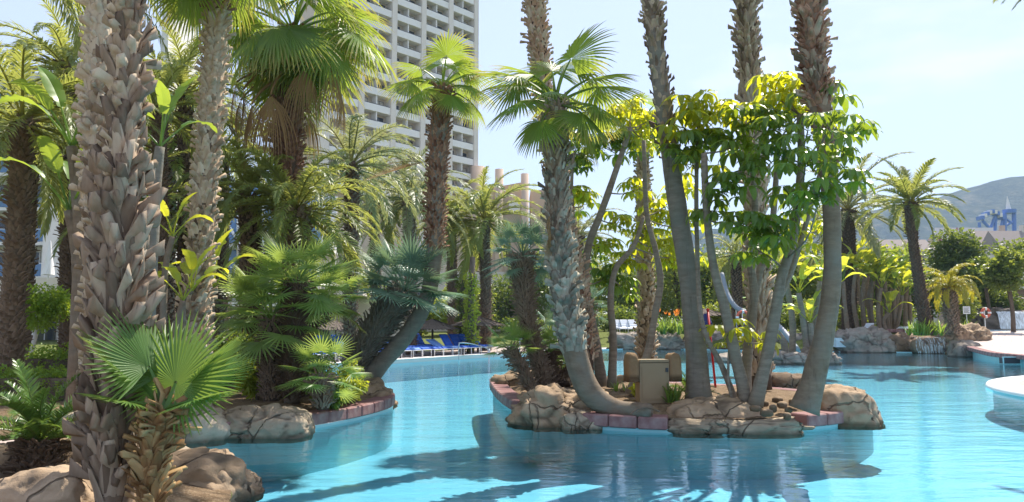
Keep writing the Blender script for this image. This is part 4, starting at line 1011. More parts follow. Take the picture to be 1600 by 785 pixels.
# --- dwarf fan palms on the left bank
def cham(name, label, stems, sp, kind, n, scale, seed, e0=-32, e1=85, cat='palm tree', per=420, tilt=0.0, group=None, core='core'):
    b0 = stems[0][0]; root = thing(name, label, cat, b0, group)
    for k, (b, pts, w) in enumerate(stems):
        PP_ = [b] + [at(*p) for p in pts]
        tr, PP, rr = make_trunk(root, PP_, [ww(x, p.y) for x, p in zip(w, PP_)], core, 10, seed + k, 16, 0.1)
        add_boots(tr, root, PP, rr, kind, per, 0.02, 1.0, 0, seed + 5 * k, 0.95, 0.3)
        ax = (PP[-1] - PP[-3]).normalized(); ax = (ax * tilt + V((0, 0, 1)) * (1 - tilt)).normalized()
        fronds(root, PP[-1] - root.location, sp, n, e0, e1, scale * (1 - 0.08 * k), seed + 31 * k, axis=ax, jit=14)
    return root
def bz(u, v, z): return G(u, v, z)
b1, b2, b3 = bz(424, 628, 0.35), bz(456, 630, 0.35), bz(440, 612, 0.36)
cham('dwarf_fan_palm', 'bushy clump of spiky green fan palms on the left bank', [(b1, [(423, 560, b1.y), (424, 500, b1.y)], [30, 30, 30]), (b2, [(458, 545, b2.y), (464, 445, b2.y)], [30, 30, 30]), (b3, [(450, 540, b3.y), (500, 490, b3.y), (505, 470, b3.y)], [24, 24, 24, 24]), (b3 + V((-.3, .5, 0)), [(400, 520, b3.y + .5), (395, 480, b3.y + .5)], [24, 24, 24])], 'cham', 'thind', 34, 1.22, 100, e0=-28)
b1 = bz(505, 640, 0.32)
cham('dwarf_fan_palm', 'low dark fan palm shrub at the edge of the left bank coping', [(b1, [(503, 612, b1.y), (504, 590, b1.y)], [22, 24, 24])], 'cham', 'thind', 26, 0.85, 120, e0=-20)
b1 = bz(545, 602, 0.42); b1 = G(548, 603, 0.38)
cham('leaning_fan_palm', 'leaning fan palm with a thick shaggy trunk and blue green crown over the water', [(b1, [(566, 552, b1.y), (600, 500, b1.y), (632, 456, b1.y)], [34, 44, 54, 50])], 'cham_blue', 'thin', 58, 1.34, 130, per=420, tilt=0.35, e0=-14, core='core_grey')
b1 = G(566, 605, 0.36); D = b1.y
r, t, P, rr = palm('fan_palm', 'fan palm with sunlit crown before the tower, trunk bending up from the left bank', b1, [(592, 572, D), (634, 525, D), (666, 470, D), (678, 400, D), (681, 330, D), (685, 240, D), (692, 138, D)], [42, 34, 31, 30, 31, 32, 35, 35], 'smooth', seed=13, group='tall fan palms', ring=0.02, ringl=0.09, samples=40)
add_boots(t, r, P, rr, 'red', 150, 0.48, 1.0, 150, 23, 0.72, 0.15)
c = top(r, P)
for az, e, s_, i in ((-70, 78, 0.98, 0), (100, 82, 0.95, 1), (0, 40, 0.95, 0), (-40, 55, 0.8, 1), (180, 25, 1.05, 0), (200, 50, 0.9, 1), (150, 40, 0.95, 0), (-20, 8, 1.0, 0), (20, -10, 0.95, 1), (-100, 20, 0.7, 0), (230, -5, 0.85, 1), (60, 30, 0.95, 1), (-60, -20, 0.8, 0), (165, 0, 0.9, 1), (40, 60, 0.9, 0)):
    frond_at(r, c, 'wash', az, e, s_ * 0.98, 0, i)
frond_at(r, c + V((0.05, 0, -0.4)), 'dead', 10, -86, 1.7, 0, 2)

# --- palms on the far lawn
for i, (u, v, D_, s_, n_, sp, w, lab) in enumerate(((640, 312, 37, 1.55, 40, 'date_grey', 22, 'grey green date palm on the lawn in front of the tower'), (757, 345, 42, 1.7, 42, 'date', 20, 'date palm on the lawn behind the blue loungers'),
        (705, 340, 43, 1.5, 26, 'date', 18, 'date palm half hidden behind the leaning blue fan palm'), (905, 370, 54, 1.7, 26, 'date_grey', 18, 'date palm behind the central bent trunk'),
        (1325, 330, 50, 2.0, 30, 'date_grey', 26, 'date palm mostly hidden behind the thick right trunk'), (585, 320, 40, 1.4, 26, 'date', 18, 'date palm at the left of the lawn behind the leaning palm'), (1150, 400, 52, 1.3, 26, 'date', 20, 'date palm behind the stems of the umbrella tree'))):
    b = at(u + 2, 540, D_); b.z = gz(b.x, b.y)
    r, t, P, rr = palm('date_palm', lab, b, [(u + 2, 450, D_), (u, v + 25, D_), (u, v, D_)], [w, w, w, w * 1.3], 'core', seed=90 + i, n=10)
    add_boots(t, r, P, rr, 'stub', 90, 0.0, 1.0, 0, 95 + i, 1.2, 0.1)
    fronds(r, top(r, P), sp, n_, -35, 84, s_, 110 + i)

# --- palms on the central island
b1 = G(852, 607, 0.36); D = b1.y
cham('fan_palm', 'slim fan palm with brown stubbly trunk and blue crown at the left of the island', [(b1, [(840, 560, D), (822, 490, D), (816, 400, D)], [24, 24, 25, 40])], 'cham_blue', 'thind', 34, 0.95, 140, per=520)
b1 = G(832, 612, 0.34); D = b1.y
cham('young_fan_palm', 'small leaning fan palm at the left tip of the island', [(b1, [(818, 580, D), (798, 548, D)], [18, 18, 20])], 'cham', 'thind', 18, 0.72, 150, per=420, e0=0)
b1 = G(860, 606, 0.36); D = b1.y + 0.3
cham('young_fan_palm', 'small upright fan palm beside the bent grey trunk', [(b1, [(858, 575, D), (858, 552, D)], [20, 20, 22])], 'cham', 'thind', 18, 0.72, 155, per=420, e0=10)
b1 = G(880, 604, 0.36); D = b1.y + 0.2
cham('young_fan_palm', 'stubby yellowing fan palm seedling behind the bent grey trunk', [(b1, [(879, 590, D), (878, 578, D)], [28, 28, 24])], 'cham', 'thind', 12, 0.42, 160, per=420, e0=20)
b1 = G(917, 600, 0.36); D = b1.y + 1.5
cham('fan_palm', 'fan palm with pale blue leaves behind the bent grey trunk', [(b1 + V((0, 1.5, 0)), [(918, 540, D), (912, 480, D)], [26, 26, 30]), (b1 + V((-.6, 1.2, 0)), [(868, 520, D - .3)], [20, 22])], 'cham_blue', 'thind', 24, 0.85, 165, per=420, e0=-30)
b1 = G(1015, 641, 0.36); D = 12.5
r, t, P, rr = palm('fan_palm', 'central fan palm whose grey trunk lies on the soil then bends upright', b1, [(965, 640, 12.45), (925, 617, 12.5), (905, 575, 12.55), (893, 520, 12.6), (880, 440, 12.6), (872, 330, 12.6), (868, 250, 12.6), (868, 165, 12.6)], [26, 36, 46, 46, 45, 42, 42, 40, 38], 'smooth_brown', seed=14, group='tall fan palms', ring=0.015, ringl=0.08, samples=48)
add_boots(t, r, P, rr, 'grey', 120, 0.30, 0.62, 110, 24, 0.95, 0.12)
add_boots(t, r, P, rr, 'dark', 135, 0.62, 1.0, 150, 25, 0.66, 0.15, 'grey', 0.45)
c = top(r, P)
for az, e, s_, i in ((-35, 80, 1.1, 0), (60, 78, 1.1, 1), (175, 52, 1.08, 0), (195, 35, 1.0, 1), (215, 8, 1.0, 0), (0, 36, 1.1, 0), (12, 52, 1.08, 1), (-20, 5, 1.0, 1), (-50, -12, 0.95, 0), (120, 60, 1.0, 1), (-100, 20, 0.75, 0), (150, 68, 1.0, 0), (80, 40, 1.0, 1), (240, -25, 0.9, 1), (-8, -28, 0.9, 0), (40, 15, 1.0, 0), (100, 82, 1.0, 0)):
    frond_at(r, c, 'wash', az, e, s_ * 1.02, 0, i)
for k in range(5): frond_at(r, c + V((-0.12, -0.2, -2.0 - 0.05 * k)), 'dead', 200 + 20 * k, -60, 0.34, 0, k % 3, name='dead_leaf')

D = 15.5
b1 = at(915, 600, D); b1.z = 0.36
r, t, P, rr = palm('fan_palm', 'tall fan palm trunk rising behind the central crown to the top edge', b1, [(908, 480, D), (878, 330, D), (852, 160, D), (838, 30, D), (834, -60, D), (830, -200, D)], [34, 33, 32, 32, 34, 32, 30], seed=15, group='tall fan palms')
add_boots(t, r, P, rr, 'red', 120, 0.05, 1.0, 60, 26, 0.85, 0.2, 'tan', 0.4)
fronds(r, top(r, P), 'wash_big', 18, -40, 75, 0.85, 15)
D = 19.0
b1 = at(1008, 590, D); b1.z = 0.34
r, t, P, rr = palm('fan_palm', 'fan palm with brown trunk behind the cabinet and small crown among the umbrella leaves', b1, [(1010, 500, D), (1008, 420, D), (1005, 300, D), (1004, 190, D)], [34, 32, 30, 22, 22], seed=16, group='tall fan palms')
add_boots(t, r, P, rr, 'tan', 110, 0.05, 1.0, 40, 27, 0.85, 0.15)
fronds(r, top(r, P), 'wash', 14, -20, 75, 0.8, 16)
b1 = G(1092, 624, 0.37); D = b1.y
r, t, P, rr = palm('fan_palm', 'smooth grey trunk leaning left past the umbrella leaves to the top edge', b1, [(1088, 560, D), (1078, 450, D), (1058, 320, D), (1040, 190, D), (1027, 90, D), (1015, -30, D), (1000, -220, D)], [46, 41, 38, 35, 33, 32, 32, 30], 'smooth', seed=17, group='tall fan palms', ring=0.018, ringl=0.06, flare=0.2, samples=40)
add_boots(t, r, P, rr, 'dark', 95, 0.64, 1.0, 60, 28, 0.8, 0.15, 'tan', 0.5)
add_boots(t, r, P, rr, 'dark', 34, 0.42, 0.66, 30, 128, 0.7, 0.1, 'tan', 0.4)
fronds(r, top(r, P), 'wash_big', 16, -40, 75, 0.85, 17)
D = 15.6
b1 = at(1190, 604, D); b1.z = 0.37
r, t, P, rr = palm('fan_palm', 'brown shaggy trunk at the top edge right of the leaning grey trunk', b1, [(1186, 480, D), (1180, 300, D), (1172, 140, D), (1166, 20, D), (1164, -60, D), (1160, -240, D)], [38, 34, 33, 32, 34, 34, 30], seed=18, group='tall fan palms')
add_boots(t, r, P, rr, 'dark', 120, 0.02, 0.55, 0, 29, 0.85, 0.15)
add_boots(t, r, P, rr, 'dark', 130, 0.55, 1.0, 70, 30, 0.85, 0.2, 'tan', 0.5)
fronds(r, top(r, P), 'wash_big', 16, -40, 75, 0.85, 18)
b1 = G(1256, 642, 0.37); D = b1.y
r, t, P, rr = palm('fan_palm', 'thick curved trunk at the right of the island, shaggy red brown at the top', b1, [(1276, 575, D), (1296, 480, D), (1301, 380, D), (1293, 250, D), (1278, 140, D), (1268, 40, D), (1264, -40, D), (1258, -240, D)], [46, 40, 34, 31, 34, 40, 44, 44, 38], 'smooth_brown', seed=19, group='tall fan palms', ring=0.015, ringl=0.07, flare=0.25, samples=40)
add_boots(t, r, P, rr, 'red', 150, 0.52, 1.0, 160, 31, 0.85, 0.28, 'dark', 0.3)
add_boots(t, r, P, rr, 'red', 40, 0.40, 0.54, 30, 131, 0.7, 0.15)
fronds(r, top(r, P), 'wash_big', 18, -45, 75, 0.95, 19)

# --- palms on the right bank
b1 = at(1447, 508, 40); b1.z = 1.1
r, t, P, rr = palm('date_palm', 'slender date palm with open crown standing alone against the hazy hill', b1, [(1436, 440, 40), (1427, 380, 40), (1423, 318, 40)], [22, 19, 16, 24], 'core', seed=20, n=10)
add_boots(t, r, P, rr, 'stub', 100, 0.0, 1.0, 0, 33, 1.2, 0.1)
c = top(r, P)
fronds(r, c, 'date_open', 30, -12, 84, 1.18, 21, jit=8)
frond_at(r, c, 'date_open', -30, -45, 1.0, 0, 0); frond_at(r, c, 'date_open', -12, 8, 1.15, 0, 1)
b1 = at(1487, 505, 42); b1.z = 1.12
r, t, P, rr = palm('date_palm', 'low yellow green date palm with drooping fronds beside the layered rocks', b1, [(1486, 480, 42), (1483, 452, 42)], [24, 24, 22], 'core', seed=21, n=10)
add_boots(t, r, P, rr, 'stub', 130, 0.0, 1.0, 0, 34, 1.2, 0.1)
fronds(r, top(r, P), 'date_yel', 34, 5, 84, 1.0, 22)
b1 = at(1640, 300, 16); b1.z = 0.2
r, t, P, rr = palm('date_palm', 'palm out of frame whose dark frond tips show at the top right corner', b1, [(1700, 200, 16), (1712, 80, 16), (1716, 0, 16)], [36, 34, 34, 36], 'core', seed=22)
for az, e, s_, i in ((178, 30, 0.8, 0), (185, 15, 0.7, 1), (165, 50, 0.85, 0), (172, 42, 0.85, 1), (60, 40, 1, 1), (0, 30, 1, 0), (-60, 30, 1, 1), (-120, 50, 0.9, 0), (120, 60, 1, 1)):
    frond_at(r, top(r, P), 'date', az, e, s_, 0, i)

# ------------------------------------------------------------------ umbrella trees
def umbrella_tree(label, stems, rosettes, seed, per=10, scale=1.0):
    rg = random.Random(seed); b = stems[0][0]; root = thing('umbrella_tree', label, 'tree', b, 'umbrella trees on the island'); tips = []
    for k, (b_, pts, w0, w1) in enumerate(stems):
        Pw = [b_] + [at(*p) for p in pts]
        _, PP, rr = make_trunk(root, Pw, [ww(w0 + (w1 - w0) * i / (len(Pw) - 1), p.y) for i, p in enumerate(Pw)], 'stem', 9, seed + k, 20, 0.12, 0.03, 0.07, name='stem', flare=0.25)
        tips.append(PP)
    for u, v, D_, sp, n_ in rosettes:
        c = at(u, v, D_)
        q = min((p for PP in tips for p in PP[6:]), key=lambda p: (p - c).length + (2.0 if p.z > c.z + 0.1 else 0))
        mid = q.lerp(c, 0.5) + V((rg.uniform(-.1, .1), rg.uniform(-.1, .1), -0.06 * (c - q).length))
        br = MB(); tube(br, spline([q, mid, c], 8), interp([0.018, 0.014, 0.010], 8), 6, cap=False); put('branch', br.mesh('branch', M['stem'], True, off=b), root)
        S = SP[sp]
        for i in range(n_):
            e = 70 - 88 * (i + 0.5) / n_ + rg.uniform(-10, 10); best = min(S, key=lambda x: abs(x[0] - e) + rg.uniform(0, 10))
            T = Matrix.Translation(c - b + V((0, 0, rg.uniform(-.1, .05)))) @ Matrix.Rotation(i * 2.4 + rg.uniform(-.3, .3), 4, 'Z') @ Matrix.Rotation(R(rg.uniform(-12, 12)), 4, 'X') @ Matrix.Scale(scale * rg.uniform(0.7, 1.45) * (0.8 if D_ < b.y - 1.2 else 1.0), 4)
            put('leaf', best[1], root, T)
    return root
s, y = 'scheff', 'scheff_yel'
bA = G(1168, 632, 0.37)
def st(u, v, *pts): 
    b_ = G(u, v, 0.37); return (b_, [(p[0], p[1], b_.y + (p[2] if len(p) > 2 else 0)) for p in pts])
def stem(u, v, w0, w1, *pts):
    b_, q = st(u, v, *pts); return (b_, q, w0, w1)
DA = bA.y
rosA = [(1238, 150, .1), (1172, 192, 0), (1300, 190, -2.3), (1216, 196, -.4), (1262, 206, -2.4), (1318, 240, -2.2), (1152, 222, .2), (1205, 238, -.5), (1258, 262, -2.3), (1308, 282, -2.3),
        (1160, 268, -.5), (1280, 304, -2.2), (1135, 296, -.3), (1240, 318, -.5), (1165, 345, -.6), (1215, 362, -.7), (1118, 330, .1), (1180, 388, -.4), (1330, 212, -1.6), (1070, 232, .4), (1210, 140, .4), (1282, 158, -.6), (1258, 172, .5), (1195, 170, .5)]
L = [(u, v, DA + dz, y if v < 200 and dz > 0.05 else s, 9 if dz > -1 else 7) for u, v, dz in rosA] + [(1090, 168, DA + .6, y, 9), (1120, 182, DA + .4, y, 9), (1070, 200, DA + .5, y, 8), (1100, 222, DA + .7, s, 8), (1082, 258, DA + .8, y, 7), (1245, 372, DA + .9, y, 7), (1276, 360, DA + 1.0, y, 7), (1142, 522, DA + .2, y, 5), (1192, 536, DA + .3, y, 4)]  # sunlit look of top and back clusters put into the yellower leaf colour
umbrella_tree('largest umbrella tree, multi stemmed with dark drooping leaf clusters between two trunks', [
    stem(1168, 632, 24, 12, (1150, 560), (1132, 480), (1116, 420), (1105, 340), (1100, 240)), stem(1180, 634, 26, 13, (1196, 570, -.1), (1210, 500, -.1), (1222, 430, -.2), (1240, 370), (1252, 260), (1250, 180)),
    stem(1160, 622, 20, 11, (1170, 540), (1178, 460), (1172, 400), (1180, 330), (1172, 220)), stem(1166, 622, 18, 10, (1170, 520, .2), (1186, 430, .2), (1206, 360, .1), (1216, 220, 0)),
    stem(1150, 630, 12, 7, (1128, 572), (1102, 522), (1092, 460, .2), (1088, 300, .5), (1092, 180, .6)), stem(1184, 628, 15, 8, (1206, 500, .4), (1238, 420, .5), (1262, 340, .3), (1290, 240)), stem(1145, 632, 6, 4, (1138, 590), (1140, 530, .2))], L, 200)
b1 = G(940, 602, 0.36); DB = b1.y
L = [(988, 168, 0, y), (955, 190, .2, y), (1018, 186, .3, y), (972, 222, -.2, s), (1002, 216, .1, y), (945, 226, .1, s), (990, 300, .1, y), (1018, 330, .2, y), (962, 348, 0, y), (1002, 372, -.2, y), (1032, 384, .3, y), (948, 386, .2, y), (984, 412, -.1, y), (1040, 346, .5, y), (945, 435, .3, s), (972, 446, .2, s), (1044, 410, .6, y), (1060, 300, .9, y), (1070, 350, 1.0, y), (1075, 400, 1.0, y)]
umbrella_tree('umbrella tree with bright yellow green leaves left of the leaning grey trunk', [
    stem(940, 604, 20, 10, (932, 540), (916, 460), (918, 390), (940, 330), (964, 262), (985, 200)), stem(956, 606, 16, 8, (958, 530), (954, 470), (962, 420), (990, 385), (1005, 340)),
    stem(984, 616, 17, 8, (1010, 560, -.1), (1022, 500), (1032, 440), (1024, 390), (1010, 330, .2), (1006, 220, .2))], [(u, v, DB + d, k_, 9) for u, v, d, k_ in L], 210)
b1 = G(912, 598, 0.36); DB = b1.y
umbrella_tree('thin single stemmed umbrella tree just right of the central palm crown', [stem(925, 600, 11, 6, (908, 540), (897, 470), (898, 380), (893, 300), (896, 240))],
    [(u, v, DB + d, k_, 8) for u, v, d, k_ in ((897, 222, 0, s), (922, 240, .1, s), (880, 246, .2, s), (905, 262, -.1, s), (896, 306, 0, y), (912, 320, .2, y), (930, 400, .3, s))], 220)

# ------------------------------------------------------------------ paddle-leaved plants (giant bird of paradise)
def paddle_plant(label, base, stems, sp, n, scale, seed, group=None, w=16, mat='smooth_brown', name='paddle_leaf_plant', e=(45, 88)):
    root = thing(name, label, 'plant', base, group); rg = random.Random(seed)
    for k, (db, pts) in enumerate(stems):
        b_ = base + V(db); Pw = [b_] + [at(*p) for p in pts]
        _, PP, rr = make_trunk(root, Pw, [ww(w * (1 - 0.25 * i / (len(Pw) - 1)), p.y) for i, p in enumerate(Pw)], mat, 8, seed + k, 12, 0.15, 0.04, 0.09, name='stem')
        fronds(root, PP[-1] - base, sp, n, e[0], e[1], scale, seed + 9 * k, name='leaf', jit=8)
    return root
D = 11.8
b1 = at(118, 560, D); b1.z = 0.3
paddle_plant('tall plant with torn dark paddle leaves left of the big trunks', b1, [((0, 0, 0), [(122, 450, D), (118, 380, D), (108, 330, D)]), ((.15, .1, 0), [(128, 430, D), (120, 300, D), (112, 230, D)])], 'paddle', 6, 0.78, 300, w=26)
b1 = at(232, 580, 9.8); b1.z = 0.33
paddle_plant('plant with grey sheathed stem between the two pale palm trunks', b1, [((0, 0, 0), [(236, 440, 9.8), (242, 300, 9.8), (250, 230, 9.8)])], 'paddle', 5, 0.62, 310, w=26, mat='smooth')
b1 = at(256, 585, 10.6); b1.z = 0.34
paddle_plant('plant with brown stem and backlit yellow green paddle leaves beside the straight palm', b1, [((0, 0, 0), [(256, 470, 10.6), (260, 410, 10.6), (270, 370, 10.6)]), ((.3, .2, 0), [(285, 480, 10.8), (300, 455, 10.8)]), ((.15, -.1, 0), [(275, 520, 10.6), (286, 470, 10.6)])], 'paddle_yel', 5, 0.44, 320, w=14)
b1 = at(330, 585, 12.5); b1.z = 0.35
paddle_plant('low paddle leaf plant right of the straight palm trunk', b1, [((0, 0, 0), [(330, 500, 12.5), (335, 450, 12.5)])], 'paddle_yel', 5, 0.6, 325, w=12)
b1 = at(1262, 552, 33.5); b1.z = 0.3
paddle_plant('grey stemmed paddle leaf clump on the small rear island', b1, [((0, 0, 0), [(1255, 500, 33.5), (1248, 458, 33.5)]), ((.6, .2, 0), [(1275, 500, 33.7), (1282, 440, 33.7)]), ((-.6, .3, 0), [(1238, 500, 33.9), (1226, 430, 33.9)]), ((.9, .3, 0), [(1290, 490, 33.9), (1305, 450, 33.9)]), ((-1.0, 0, 0), [(1222, 530, 33.5), (1196, 505, 33.5)]), ((0.3, 0, 0), [(1268, 530, 33.4), (1266, 505, 33.4)])], 'paddle_yel', 6, 1.0, 330, w=14, mat='smooth')
rg = random.Random(77)
labs = ['leftmost paddle leaf plant of the right bank grove, beside the thick trunk', 'second plant of the right bank grove with leaning brown stem', 'tall plant of the right bank grove with shaded crown', 'grove plant with paired brown stems on the right bank',
        'grove plant with pale upright leaves near the grey boulder', 'bright leaved plant in the middle of the right bank grove', 'slim stemmed plant just right of the grove middle', 'grove plant with outward leaning stem above the grey boulder',
        'short glowing plant at the right of the grove', 'plant at the grove end nearest the lone date palm', 'low plant at the front of the right bank grove', 'back row grove plant with high crown', 'back row grove plant behind the lone date palm', 'back row plant at the left of the grove']
for i, (u, vb, vt, D_, l) in enumerate(((1322, 512, 440, 47, 0), (1338, 512, 420, 48, 1), (1352, 512, 428, 48, 1), (1362, 512, 425, 49, 2), (1372, 510, 450, 47, 0), (1378, 512, 430, 49, 1), (1388, 512, 440, 48, 2), (1392, 512, 432, 50, 1), (1402, 510, 462, 48, 0), (1412, 508, 450, 50, 1), (1385, 512, 490, 47, 0), (1345, 505, 400, 54, 1), (1408, 505, 420, 54, 1), (1328, 505, 405, 54, 1))):
    b1 = at(u + rg.uniform(-4, 4), vb, D_); b1.z = gz(b1.x, b1.y)
    paddle_plant(labs[i], b1, [((0, 0, 0), [(u + rg.uniform(-6, 6), (vb + vt) / 2, D_), (u + rg.uniform(-8, 8), vt, D_)])] + ([((.5, .2, 0), [(u + 9, (vb + vt) / 2, D_), (u + 12 + rg.uniform(-4, 6), vt + 12, D_)])] if l else []), 'paddle_yel' if i % 3 else 'paddle', 8, 1.05, 340 + 7 * i, 'paddle leaf grove on the right bank', w=9)
# ------------------------------------------------------------------ hedges, bushes, broadleaf trees
def bush(label, c, rx, ry, rz, n, size, mat, seed, k=10, name='bush', cat='bush', group=None, f=0.45):
    m = MB(); root = thing(name, label, cat, (c.x, c.y, c.z - rz), group)
    leaf_cloud(m, [(c, rx * 0.8, ry * 0.8, rz * 0.8)] + sub_clumps(c, rx, ry, rz, k, seed, f), n, size, seed)
    put('foliage', m.mesh('foliage', M[mat], off=root.location), root)
    w = MB(); rg = random.Random(seed); o = V((c.x, c.y, c.z - rz))
    for i in range(5):
        e = c + V((rg.uniform(-.6, .6) * rx, rg.uniform(-.6, .6) * ry, rg.uniform(-.2, .4) * rz)); tube(w, spline([o, o.lerp(e, 0.5) + V((0, 0, .1 * rz)), e], 6), interp([0.03, 0.012], 6), 5, cap=False)
    put('twigs_or_core', w.mesh('twigs_or_core', M['wood'], off=root.location), root)
    return root
def tree(label, base, h, rx, ry, rz, n, size, mat, seed, trunk_r=0.12, k=16, name='tree', group=None):
    root = thing(name, label, 'tree', base, group); m = MB(); c = V((0, 0, h))
    tube(m, spline([V((0, 0, -0.1)), V((.1, 0, h * 0.4)), V((0, .1, h))], 10), interp([trunk_r * 1.3, trunk_r, trunk_r * 0.4], 10), 8, 0.15)
    rg = random.Random(seed); cl = sub_clumps(c, rx, ry, rz, k, seed, 0.40)
    for q in cl[:9]: tube(m, spline([V((0, 0, h * rg.uniform(.45, .8))), c.lerp(q[0], 0.4), q[0]], 6), interp([trunk_r * 0.5, 0.02], 6), 5, cap=False)
    put('trunk', m.mesh('trunk', M['wood'], True), root)
    f = MB(); leaf_cloud(f, cl + [(c, rx * 0.6, ry * 0.6, rz * 0.6)], n, size, seed); put('crown', f.mesh('crown', M[mat]), root)
    return root
# clipped bush on a white stem, hedges below it
c = at(66, 482, 17.0)
root = thing('clipped_tree', 'bright green clipped round bush tree on a pale stem at the left', 'tree', (c.x, c.y, 0.2))
m = MB(); leaf_cloud(m, [(c + V((-.1, 0, .04)), 0.68, 0.5, 0.50)] + [(c + V((0.35 * math.cos(a), 0.3 * math.sin(a), 0.22 * math.sin(a * 2.3))), 0.34, 0.34, 0.32) for a in range(7)], 5200, 0.075, 5); put('crown', m.mesh('crown', M['hedge'], off=root.location), root)
m = MB(); tube(m, [V((c.x - .2, c.y, 0.15)), V((c.x - .2, c.y, 1.0)), c], [0.05, 0.05, 0.04], 8); put('trunk', m.mesh('trunk', M['coping_pale'], True, off=root.location), root)
def hedge(label, u0, u1, vt, D_, dep, seed, zb=0.2, n=5200, mat='hedge'):
    a, b = at(u0, vt, D_), at(u1, vt, D_); root = thing('hedge', label, 'hedge', ((a.x + b.x) / 2, D_, zb), 'clipped hedges on the left'); rg = random.Random(seed); m = MB()
    hh = a.z - zb; w = b.x - a.x; cl = []
    for i in range(int(w / 0.28) + 1): cl.append((V((a.x + w * (i + .5) / (int(w / 0.28) + 1), D_ + dep / 2, zb + hh * 0.52)), 0.24, dep * 0.5, hh * 0.52))
    leaf_cloud(m, cl, n, 0.07, seed); put('foliage', m.mesh('foliage', M[mat], off=root.location), root)
    k = MB(); k.box(a.x + .15, b.x - .15, D_ + .15, D_ + dep - .15, zb - 0.1, zb + hh * 0.75); put('twigs_or_core', k.mesh('twigs_or_core', M['wood'], off=root.location), root)  # added solid block as the hedge's dark, opaque inside; no separate twigs
hedge('upper clipped hedge just below the round bush tree', 18, 132, 542, 15.6, 0.9, 41, n=6500)
hedge('lower clipped hedge behind the cycad at the left edge', -60, 132, 576, 13.2, 0.9, 42, n=8000)
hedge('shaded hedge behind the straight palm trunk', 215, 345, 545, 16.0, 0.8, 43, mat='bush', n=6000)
for i, (u, v, D_, rx, rz, n, mat, lab) in enumerate(((548, 608, 13.9, .38, .36, 1500, 'bush_yel', 'yellow green leafy bush at the foot of the leaning palm'), (402, 592, 13.6, .32, .42, 1300, 'bush_yel', 'variegated bush left of the spiky fan palm clump'),
        (520, 620, 13.2, .4, .28, 1400, 'bush', 'dark low bush above the left bank coping'), (470, 585, 14.3, .6, .45, 2600, 'bush', 'dark bush behind the spiky fan palm trunks'), (375, 560, 14.5, .6, .6, 2600, 'bush', 'dark shrub left of the fan palm clump by the loungers'),
        (1000, 606, 13.6, .16, .12, 260, 'bush_yel', 'tiny yellow seedling plant left of the cabinet'))):
    c = at(u, v, D_); z0 = 0.33; c.z = max(c.z, z0 + rz * 0.8); bush(lab, c, rx, rx, rz, n, 0.085, mat, 400 + i)
# strap-leaved clumps
def clump(label, base, n, h, w, mat, seed, r=0.25, flowers=0, name='leafy_clump'):
    root = thing(name, label, 'plant', base); m = MB(); rg = random.Random(seed)
    for i in range(max(1, n // 14)): strap_clump(m, V((rg.uniform(-r, r), rg.uniform(-r, r), 0)), 14, h, w, seed + i)
    put('leaves', m.mesh('leaves', M[mat]), root)
    for i in range(flowers):
        f = MB(); p = V((rg.uniform(-r, r) * 1.3, rg.uniform(-r, r), h * rg.uniform(.85, 1.1))); tube(f, [V((p.x * .6, p.y * .6, 0)), p], [0.012, 0.01], 4)
        fl = put('flower_stalk', f.mesh('flower_stalk', M['grassy']), root); g = MB(); strap_clump(g, p, 6, 0.28, 0.07, seed + i, 0.2); put('flower', g.mesh('flower', M['flower']), fl)
    return root
p = G(1040, 628, 0.36); clump('glossy strap leaf clump in front of the cabinet', p, 56, 0.36, 0.04, 'grassy', 500, 0.28)
p = G(1020, 622, 0.36); clump('small strap leaf plant left of the cabinet front', p, 28, 0.26, 0.035, 'grassy', 510, 0.15)
p = G(970, 612, 0.36); clump('small green plant between the thin umbrella tree stems', p, 28, 0.24, 0.035, 'grassy', 515, 0.12)
p = at(1042, 522, 50); p.z = 1.0; clump('dark green clump with orange flowers on the far bank', p, 280, 1.4, 0.11, 'grassy', 520, 1.5, 14)
p = at(1444, 516, 40); p.z = 1.08; clump('rounded green clump at the foot of the lone date palm', p, 240, 1.0, 0.08, 'grassy', 530, 0.75)
p = at(1515, 506, 45); p.z = 1.1; clump('low spreading plant beside the layered rocks', p, 56, 0.9, 0.07, 'grassy', 540, 0.4)
b1 = G(1078, 622, 0.36); r = thing('young_cycad', 'small bright yellow green feather leaved plant right of the cabinet', 'plant', b1)
fronds(r, V((0, 0, .05)), 'cycad', 14, 30, 80, 0.75, 31)
